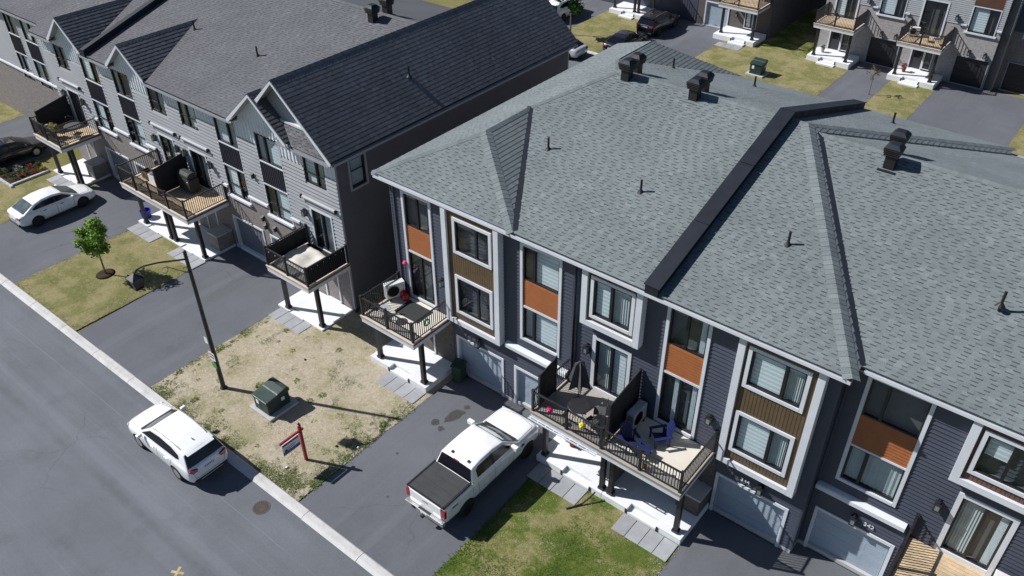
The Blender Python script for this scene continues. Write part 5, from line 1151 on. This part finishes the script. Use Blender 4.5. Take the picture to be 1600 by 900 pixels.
# ------------------------------------------------------------------ balcony and porch things
def ac_unit(x, y, z, rz, m, label, sc=1, grp=None):
    t = thing('air_conditioner', label, 'air conditioner', (x, y, z), rz, grp); w, d, h = .9 * sc, .34 * sc, .72 * sc
    b = B(); b.box(-w / 2, w / 2, -d / 2, d / 2, .12, .12 + h, m); b.build('casing', t, bevel=.02)
    b = B(); b.lathe((-w * .14, -d / 2 - .004, .12 + h / 2), [(0, 0), (h * .40, 0)], 'trim_grey' if m == 'ac_white' else 'siding_slate', 20, 'y')
    for r in (.12, .2, .28, .36): b.lathe((-w * .14, -d / 2 - .012, .12 + h / 2), [(h * r, 0), (h * (r + .02), 0)], 'plastic_black' if m == 'ac_white' else 'ac_grey', 20, 'y')
    b.build('fan_grille', t)
    b = B()
    for i in range(7): b.box(-w / 2 - .006, -w / 2 - .001, -d * .35, d * .35, .2 + i * .08, .235 + i * .08, 'plastic_black')
    b.build('louvre', t)
    for s in (-1, 1): b = B(); b.box(s * w * .33 - .03, s * w * .33 + .03, -d / 2 - .03, d / 2 + .03, 0, .12, 'metal_black'); b.build('foot', t)
    return t
ac_unit(-23.0, 19.95, 3.05, R(68), 'ac_white', 'white air conditioner on the corner balcony with the red cans')
ac_unit(-10.42, 20.0, 3.05, R(90), 'ac_grey', 'grey air conditioner beside the black screen behind the navy chairs')
ac_unit(2.05, 20.85, 3.05, R(0), 'ac_white', 'white air conditioner by the sliding door on the bare timber deck', .85)
ac_unit(-15.6, 67.3, 3.07, R(20), 'ac_white', 'white air conditioner on the back balcony with dark furniture', .8)
def adirondack(x, y, z, rz, label, grp=None):
    t = thing('garden_chair', label, 'chair', (x, y, z), rz, grp); m = 'chair_navy'
    b = B()
    for i in range(5): b.prism([(-.28 + i * .13, .36 - i * .035), (-.16 + i * .13, .33 - i * .035), (-.16 + i * .13, .305 - i * .035), (-.28 + i * .13, .335 - i * .035)], -.27, .27, m, 'y')
    b.build('seat', t)
    b = B()
    for j in range(5): yy = -.27 + j * .112; b.prism([(.26, .2), (.29, .2), (.56, 1.02 + .05 * (2 - abs(j - 2))), (.53, 1.02 + .05 * (2 - abs(j - 2)))], yy, yy + .1, m, 'y')
    b.build('backrest', t)
    t.scale = (.84, .84, .84)
    for s in (-1, 1):
        b = B(); b.box(-.38, .42, s * .36 - .07, s * .36 + .07, .54, .57, m); b.build('armrest', t)
        for xx in (-.3, .3): b = B(); b.box(xx - .045, xx + .045, s * .34 - .02, s * .34 + .02, 0, .54, m); b.build('leg', t)
    return t
adirondack(-9.25, 19.75, 3.065, R(50), 'navy slatted garden chair in front of the sliding door')
adirondack(-9.95, 18.85, 3.065, R(150), 'navy slatted garden chair beside the balcony railing')
b = B(); b.box(-9.6, -9.1, 18.6, 19.0, 3.38, 3.42, 'chair_navy'); [b.box(x - .025, x + .025, y - .025, y + .025, 3.065, 3.38, 'chair_navy') for x in (-9.55, -9.15) for y in (18.65, 18.95)]
mesh_thing(b, 'side_table', 'low navy side table next to the navy chairs', 'table', (-9.35, 18.8, 3.065))
t = thing('patio_table', 'round glass topped patio table beside the closed umbrella', 'table', (-12.2, 18.85, 3.05)); b = B(); b.lathe((0, 0, 0), [(0, .71), (.42, .71), (.42, .725), (0, .725)], 'glass_table', 24); b.build('table_top', t)
b = B(); b.lathe((0, 0, .715), [(.42, -.012), (.435, 0), (.42, .012)], 'metal_black', 24); b.build('rim', t)
for i in range(3): a = i * 2.094; b = B(); b.tube([(.3 * math.cos(a), .3 * math.sin(a), .71), (.1 * math.cos(a), .1 * math.sin(a), .4), (.34 * math.cos(a), .34 * math.sin(a), 0)], .014, 'metal_black', 6); b.build('leg', t)
t = thing('patio_umbrella', 'closed grey patio umbrella with folded canopy on the balcony', 'umbrella', (-12.75, 19.6, 3.05)); b = B(); b.tube([(0, 0, 0), (0, 0, 2.05)], .02, 'metal_black', 8); b.build('pole', t)
b = B(); b.lathe((0, 0, 0), [(.24, 0), (.24, .06), (.05, .1), (.03, .3)], 'plastic_black', 14); b.build('base', t)
b = B()
for i in range(6): a = i * 1.047 + .2; c, s = math.cos(a), math.sin(a); c2, s2 = math.cos(a + .5), math.sin(a + .5); b.face([(0, 0, 2.08), (.2 * c, .2 * s, 1.95), (.5 * c, .5 * s, .85), (.22 * c2, .22 * s2, .95), (.07 * c2, .07 * s2, 1.95)], 'fabric_grey'); b.face([(0, 0, 2.08), (.07 * c2, .07 * s2, 1.95), (.22 * c2, .22 * s2, .95), (.5 * math.cos(a + 1.047), .5 * math.sin(a + 1.047), .85), (.2 * math.cos(a + 1.047), .2 * math.sin(a + 1.047), 1.95)], 'fabric_grey')
b.build('canopy', t)
def wire_chair(x, y, z, rz, label, grp, m='metal_black', seat='fabric_grey'):
    t = thing('patio_chair', label, 'chair', (x, y, z), rz, grp); b = B(); b.box(-.22, .22, -.22, .22, .42, .445, seat); b.build('seat', t)
    b = B(); b.tube([(-.22, .22, .43), (-.22, .27, .9), (-.1, .28, .95), (.1, .28, .95), (.22, .27, .9), (.22, .22, .43)], .014, m, 6)
    for i in range(4): b.tube([(-.22, .23 + i * .012, .5 + i * .1), (.22, .23 + i * .012, .5 + i * .1)], .01, m, 5)
    b.build('backrest', t)
    for sx in (-1, 1):
        for sy in (-1, 1): b = B(); b.tube([(sx * .21, sy * .21, .42), (sx * .24, sy * .24, 0)], .013, m, 6); b.build('leg', t)
    return t
wire_chair(-11.6, 19.35, 3.05, R(-60), 'grey wire patio chair facing the glass table', None); wire_chair(-11.55, 18.7, 3.05, R(-100), 'grey wire patio chair between glass table and railing', None)
wire_chair(-22.75, 18.55, 3.05, R(20), 'grey bistro chair in the balcony corner by the white air conditioner', None, seat='metal_black')
b = B(); b.lathe((-22.2, 18.6, 3.05), [(.2, 0), (.2, .02), (.03, .04), (.03, .58), (.26, .6), (.26, .62), (0, .62)], 'trim_grey', 18); mesh_thing(b, 'bistro_table', 'small round bistro table on the corner balcony', 'table', (-22.2, 18.6, 3.05), smooth=False)
b = B(); b.box(-22.35, -20.95, 19.2, 20.2, 3.066, 3.074, 'bbq_cover'); mesh_thing(b, 'outdoor_mat', 'dark mat in front of the corner balcony sliding door', 'mat', (-21.8, 19.5, 3.066))
for x, y, h, lab in ((-22.75, 20.2, .34, 'round red can by the white air conditioner'), (-22.5, 20.1, .28, 'smaller red can beside the round red can')):
    b = B(); b.lathe((x, y, 3.07), [(0, 0), (.15, .02), (.17, h * .5), (.13, h), (.05, h + .03), (0, h + .08)], 'plastic_red', 14); b.tube([(x - .12, y, 3.07 + h), (x, y, 3.2 + h), (x + .12, y, 3.07 + h)], .012, 'plastic_red', 5); mesh_thing(b, 'fuel_can', lab, 'can', (x, y, 3.07), smooth=False)
b = B()
for i in range(7): a = i * .9; b.tube([(-20.28, 19.2 + .16 * math.cos(a + k * .7), 3.42 + .16 * math.sin(a + k * .7)) for k in range(8)], .02, 'plastic_green', 5); b.v = [(v[0] - .012, v[1], v[2]) for v in b.v]
mesh_thing(b, 'hose_coil', 'green coiled hose hung on the corner balcony railing', 'hose', (-20.28, 19.2, 3.2))
b = B(); b.lathe((-22.62, YA - .12, 4.75), [(0, 0), (.08, .04), (.12, .12), (.06, .2), (0, .22)], 'flower_pink', 10); b.tube([(-22.62, YA - .12, 3.5), (-22.62, YA - .12, 4.78)], .02, 'metal_black', 5); b.box(-22.72, -22.52, YA - .2, YA - .03, 3.07, 3.55, 'metal_black'); mesh_thing(b, 'feeder_stand', 'black stand with a pink feeder beside the corner balcony door', 'feeder', (-22.62, YA - .12, 3.07))
for x, m, lab in ((-13.0, 'flower_pink', 'pink flower ball on the wavy railing'), (-11.55, 'flower_yellow', 'yellow flower ball on the wavy railing')):
    b = B(); c = Vector((x, 18.1, 3.65 if x < -12 else 3.75))
    for i in range(46):
        d = Vector((random.gauss(0, 1), random.gauss(0, 1), random.gauss(0, 1))).normalized(); p = c + d * .09; s = d.cross(Vector((.3, .2, .9))).normalized() * .05; u = d.cross(s).normalized() * .05; b.face([p - s - u, p + s - u + d * .02, p + s + u, p - s + u + d * .02], m)
    mesh_thing(b, 'flower_ball', lab, 'flower', tuple(c))
def plant(x, y, z, label, cols, r=.25, h=.4, n=60, pot=None, cat='plant', grp=None, potr=.16, poth=.28, name='potted_plant', leaf=.09):
    t = thing(name, label, cat, (x, y, z), 0, grp)
    if pot: b = B(); b.lathe((0, 0, 0), [(potr * .7, 0), (potr, poth), (potr * 1.08, poth), (potr * 1.08, poth + .03), (potr * .9, poth + .03), (0, poth)], pot, 14); b.build('pot', t); z0 = poth
    else: z0 = 0
    b = B(); k = b.mi('leaf')
    for i in range(n):
        d = Vector((random.gauss(0, 1), random.gauss(0, 1), random.gauss(0, .8))).normalized() * random.uniform(.4, 1); p = Vector((d.x * r, d.y * r, z0 + h * .55 + d.z * h * .5)); s = Vector((random.gauss(0, 1), random.gauss(0, 1), random.gauss(0, .5))).normalized() * leaf; u = s.cross(Vector((random.random(), random.random(), 1))).normalized() * leaf * .6
        i0 = len(b.v); b.v += [tuple(p - s), tuple(p + u), tuple(p + s), tuple(p - u)]; b.f.append((i0, i0 + 1, i0 + 2, i0 + 3)); b.m.append(k); c = random.choice(cols); v = random.uniform(.7, 1.3); b.c.append(tuple(q * v for q in c))
    b.build('foliage', t); b = B(); b.tube([(0, 0, z0 - .05), (0, 0, z0 + h * .5)], .015, 'bark', 5); b.build('stem', t); return t
LG, DG = (.09, .15, .03), (.03, .07, .018)
plant(-13.0, 19.75, .33, 'red pot with leafy plant under the double balcony', [DG, LG], .2, .3, 50, 'terracotta'); plant(-13.35, 19.85, .33, 'white pot plant beside the red pot', [(.6, .6, .6), DG], .15, .35, 40, 'trim_white')
plant(-9.0, 18.35, 3.05, 'small green plant in the straight railing corner', [LG, YEL], .12, .25, 30, 'terracotta', potr=.08, poth=.12, leaf=.05)
t = thing('wheeled_bin', 'green wheeled bin beside the porch and pale garage door', 'bin', (-19.45, 20.05, .012), R(15)); b = B(); b.prism([(-.22, -.26), (.22, -.26), (.25, .28), (-.25, .28)], .08, .9, 'bin_green'); b.build('body', t, bevel=.03); b = B(); b.prism([(-.27, -.3), (.27, -.3), (.29, .34), (-.29, .34)], .9, .97, 'bin_green'); b.build('lid', t, bevel=.03)
for s in (-1, 1): b = B(); b.lathe((s * .24, .27, .1), [(0, -.03), (.1, -.03), (.1, .03), (0, .03)], 'tyre', 12, 'x'); b.build('wheel', t)
b = B(); b.tube([(-.2, .36, .92), (.2, .36, .92)], .02, 'bin_green', 6); b.build('handle', t)
b = B(); b.tube([(-10.9, 18.3, .4), (-10.95, 18.1, .3), (-11.1, 17.75, .1), (-11.35, 17.35, .06)], .034, 'plastic_black', 8); b.tube([(-11.35, 17.35, .06), (-11.45, 17.2, .05)], .045, 'plastic_black', 8); mesh_thing(b, 'drain_hose', 'black flexible drain pipe lying from the porch onto the grass', 'pipe', (-11.1, 17.7, 0))
b = B(); b.lathe((-42.85, 19.0, .0), [(0, .03), (.26, .03), (.3, .55), (.32, .56), (.32, .6), (.28, .6), (.26, .1), (0, .1)], 'plastic_blue', 18); mesh_thing(b, 'recycling_tub', 'bright blue tub on the driveway by the pale row porch', 'tub', (-42.85, 19.0, 0.02), smooth=False)
t = thing('barbecue', 'black covered barbecue beside the privacy screen on the double deck', 'barbecue', (-38.55, 19.85, 3.07)); b = B(); b.prism([(-.55, -.3), (.55, -.3), (.58, .3), (-.58, .3)], .08, .85, 'bbq_cover'); b.build('cart', t, bevel=.04); b = B(); b.prism([(-.3, .85), (.3, .85), (.27, 1.08), (.1, 1.18), (-.12, 1.18), (-.28, 1.05)], -.5, .5, 'bbq_cover', 'x'); b.build('hood', t, bevel=.04)
b = B(); b.tube([(.5, -.33, .7), (.5, -.36, .8)], .03, 'rim_silver', 6); b.build('knob', t)
for xs, mm, lab in ((-41.6, 'wood_brown', 'brown crate on the deck left of the privacy screen'), (-40.9, 'trim_white', 'white crate on the deck left of the privacy screen')):
    b = B()
    for q in range(3): b.box(xs - .3, xs + .3, 19.0, 19.03, 3.07 + q * .16, 3.2 + q * .16, mm); b.box(xs - .3, xs + .3, 19.42, 19.45, 3.07 + q * .16, 3.2 + q * .16, mm); b.box(xs - .3, xs - .27, 19.03, 19.42, 3.07 + q * .16, 3.2 + q * .16, mm); b.box(xs + .27, xs + .3, 19.03, 19.42, 3.07 + q * .16, 3.2 + q * .16, mm)
    b.box(xs - .27, xs + .27, 19.03, 19.42, 3.07, 3.1, mm); mesh_thing(b, 'storage_crate', lab, 'crate', (xs, 19.2, 3.07))
t = thing('mattress_cover', 'crumpled pale tarpaulin laid over the enclosed balcony floor', 'tarpaulin', (-28.1, 19.1, 3.07)); b = B(); N = 14; k = b.mi('tarp')
for i in range(N + 1):
    for j in range(N + 1): x, y = -1.3 + 2.5 * i / N, -.95 + 1.95 * j / N; b.v.append((x, y, .28 + .16 * noise.noise(Vector((x * 1.3, y * 1.3, 2))) + .06 * noise.noise(Vector((x * 4, y * 4, 7))) if 0 < i < N and 0 < j < N else .02))
for i in range(N):
    for j in range(N): a = i * (N + 1) + j; b.f.append((a, a + 1, a + N + 2, a + N + 1)); b.m.append(k); b.c.append(None)
b.build('sheet', t, smooth=True)
plant(-50.6, 18.5, 3.07, 'straw coloured ornamental grass on the end deck', [(.40, .33, .14), (.30, .3, .1)], .35, .6, 110, 'terracotta', leaf=.13); plant(-51.5, 18.3, 3.07, 'leafy green pot plant on the end deck corner', [LG, DG], .2, .35, 50, 'plastic_black')
wire_chair(-50.4, 19.4, 3.07, R(30), 'grey patio chair behind the ornamental grass', None); b = B(); b.lathe((-49.6, 19.3, 3.07), [(.25, 0), (.25, .02), (.03, .04), (.03, .68), (.5, .7), (.5, .73), (0, .73)], 'fabric_grey', 20); mesh_thing(b, 'patio_table', 'round dark patio table on the end deck by the ornamental grass', 'table', (-49.6, 19.3, 3.07))
wire_chair(-14.6, 66.7, 3.07, R(10), 'dark patio chair on the back balcony beside the white air conditioner', None); wire_chair(-13.7, 66.5, 3.07, R(-60), 'dark patio chair by the back balcony side railing', None)
plant(-16.0 + .5, 66.9, .42, 'pink flowering pot plant on the back porch', [(.3, .05, .08), (.2, .06, .06)], .25, .4, 60, 'terracotta'); plant(-13.4, 66.5, .42, 'golden flowering pot plant by the back porch post', [(.35, .22, .04), (.2, .16, .03)], .28, .45, 70, 'plastic_black'); plant(-22.0, 67.0, .42, 'small green pot plant on the back porch corner', [DG, LG], .18, .35, 40, 'concrete')
b = B(); b.lathe((-36.75, 64.8, .16), [(0, 0), (.13, .04), (.17, .13), (.12, .24), (0, .22)], 'paint_yellow', 12); b.tube([(-36.75, 64.8, .38), (-36.73, 64.8, .46)], .02, 'bark', 5); mesh_thing(b, 'pumpkin', 'orange pumpkin on the step by the black hatchback', 'pumpkin', (-36.75, 64.8, .16), smooth=True)

# flower bed
fb = thing('flower_bed', 'flower bed edged with pale stone blocks beside the black saloon', 'flower bed', (-53.9, 16.9, 0), absolute=True)
b = B(); b.box(-55.0, -52.95, 15.9, 18.3, -.01, .1, 'mulch'); b.build('soil', fb)
y = 15.85
while y < 18.2: b = B(); b.box(-52.98, -52.8, y, y + .38, 0, .16, 'paver_grey', 1.35); b.build('edging_stone', fb, bevel=.015); y += .4
x = -55.0
while x < -53.0: b = B(); b.box(x, x + .38, 15.72, 15.88, 0, .16, 'paver_grey', 1.35); b.build('edging_stone', fb, bevel=.015); x += .4
for i, (x, y, cl, lab, r) in enumerate(((-54.5, 16.2, LG, 'rounded green shrub in the flower bed corner', .32), (-53.5, 16.3, DG, 'dark green shrub by the flower bed edging', .3), (-54.3, 17.0, (.22, .25, .22), 'grey-green feathery shrub in the flower bed', .34), (-53.6, 17.2, LG, 'light green shrub in the middle of the flower bed', .3), (-54.2, 17.7, (.35, .03, .03), 'red flowers in the flower bed', .2), (-53.3, 17.6, (.55, .12, .01), 'bright orange flowers at the flower bed edging', .22), (-53.2, 18.05, (.55, .38, .03), 'yellow flowers at the porch end of the flower bed', .2), (-53.8, 18.1, DG, 'dark green plant at the porch end of the flower bed', .25), (-53.4, 16.8, (.3, .06, .03), 'rust coloured flowers along the flower bed edging', .16))):
    plant(x, y, .1, lab, [cl, cl, DG], r, r * 1.5, 80, None, name='bedding_plant', leaf=.07)

# ------------------------------------------------------------------ trees
def tree(x, y, h, cr, cz, label, n, cols, leaf=.11, lobes=11, ring=False):
    t = thing('street_tree', label, 'tree', (x, y, .03)); b = B(); b.tube([(0, 0, -.05), (.02, .01, h * .3), (-.02, .03, h * .6), (.0, 0, h * .92)], [.05 * h / 3.2, .04 * h / 3.2, .03 * h / 3.2, .01], 'bark', 8)
    L = []
    for i in range(lobes):
        a = i * 2.4; zz = cz + cr * random.uniform(-.75, .8); rr = cr * math.sqrt(max(.1, 1 - ((zz - cz) / cr) ** 2)) * random.uniform(.45, .75); c = Vector((rr * math.cos(a), rr * math.sin(a), zz)); L.append((c, cr * random.uniform(.3, .48)))
        s = Vector((0, 0, max(h * .3, zz - .35 * cr - rr * .4))); b.tube([s, (s + c) / 2 + Vector((0, 0, .05)), c], [.02 * h / 3.2, .014 * h / 3.2, .005], 'bark', 5)
    b.build('trunk', t); b = B(); k = b.mi('leaf')
    for i in range(n):
        c, r = random.choice(L); d = Vector((random.gauss(0, 1), random.gauss(0, 1), random.gauss(0, 1))).normalized(); p = c + d * r * random.random() ** .45
        s = (Vector((random.gauss(0, 1), random.gauss(0, 1), random.gauss(-.2, .6)))).normalized() * leaf * random.uniform(.7, 1.3); u = s.cross(d + Vector((.1, .2, .3))).normalized() * leaf * .75; f = s.cross(u).normalized() * leaf * .2
        i0 = len(b.v); b.v += [tuple(p - s), tuple(p + u + f), tuple(p + s), tuple(p - u + f)]; b.f.append((i0, i0 + 1, i0 + 2, i0 + 3)); b.m.append(k); q = random.choice(cols); v = random.uniform(.7, 1.35); b.c.append(tuple(e * v for e in q))
    tag(b.build('crown', t), kind='stuff')
    return t
tree(-39.55, 14.5, 3.3, .95, 2.35, 'small bright green young tree in the straw lawn beside the driveway', 1900, [(.15, .28, .04), (.11, .22, .03), (.20, .33, .05)], .085, 18)
tree(-41.03, 58.6, 4.9, 1.75, 3.9, 'leafy street tree with pale trunk on the back lawn', 2600, [(.06, .13, .02), (.085, .165, .025)], .15)
tree(-16.3, 62.0, 2.4, .55, 1.6, 'thin sparse sapling in the narrow back lawn strip', 130, [(.2, .13, .08), (.1, .11, .03)], .06, 7)
b = B(); b.lathe((-39.55, 14.5, .03), [(0, .09), (.3, .07), (.55, .0)], 'mulch', 18); mesh_thing(b, 'mulch_ring', 'dark mulch ring round the young tree', 'mulch', (-39.55, 14.5, .03), smooth=True)
for i, (x, y) in enumerate(((-19.95, 14.4), (-21.4, 11.9), (-20.7, 13.9), (-25.9, 16.6))):
    b = B(); pts = []; b.lathe((x, y, .04), [(0, -.03), (.05, 0), (.06, .03), (.03, .06), (0, .065)], 'slab_white' if i < 2 else 'paver_grey', 7); mesh_thing(b, 'stone', 'small pale stone lying in the lawn between kerb and pickup driveway' if i < 3 else 'small grey stone in the dry lawn near the paved step', 'stone', (x, y, .04), 'stones in the lawn' if i < 3 else None)
for o in D.objects:
    if '_abs' in o: del o['_abs']
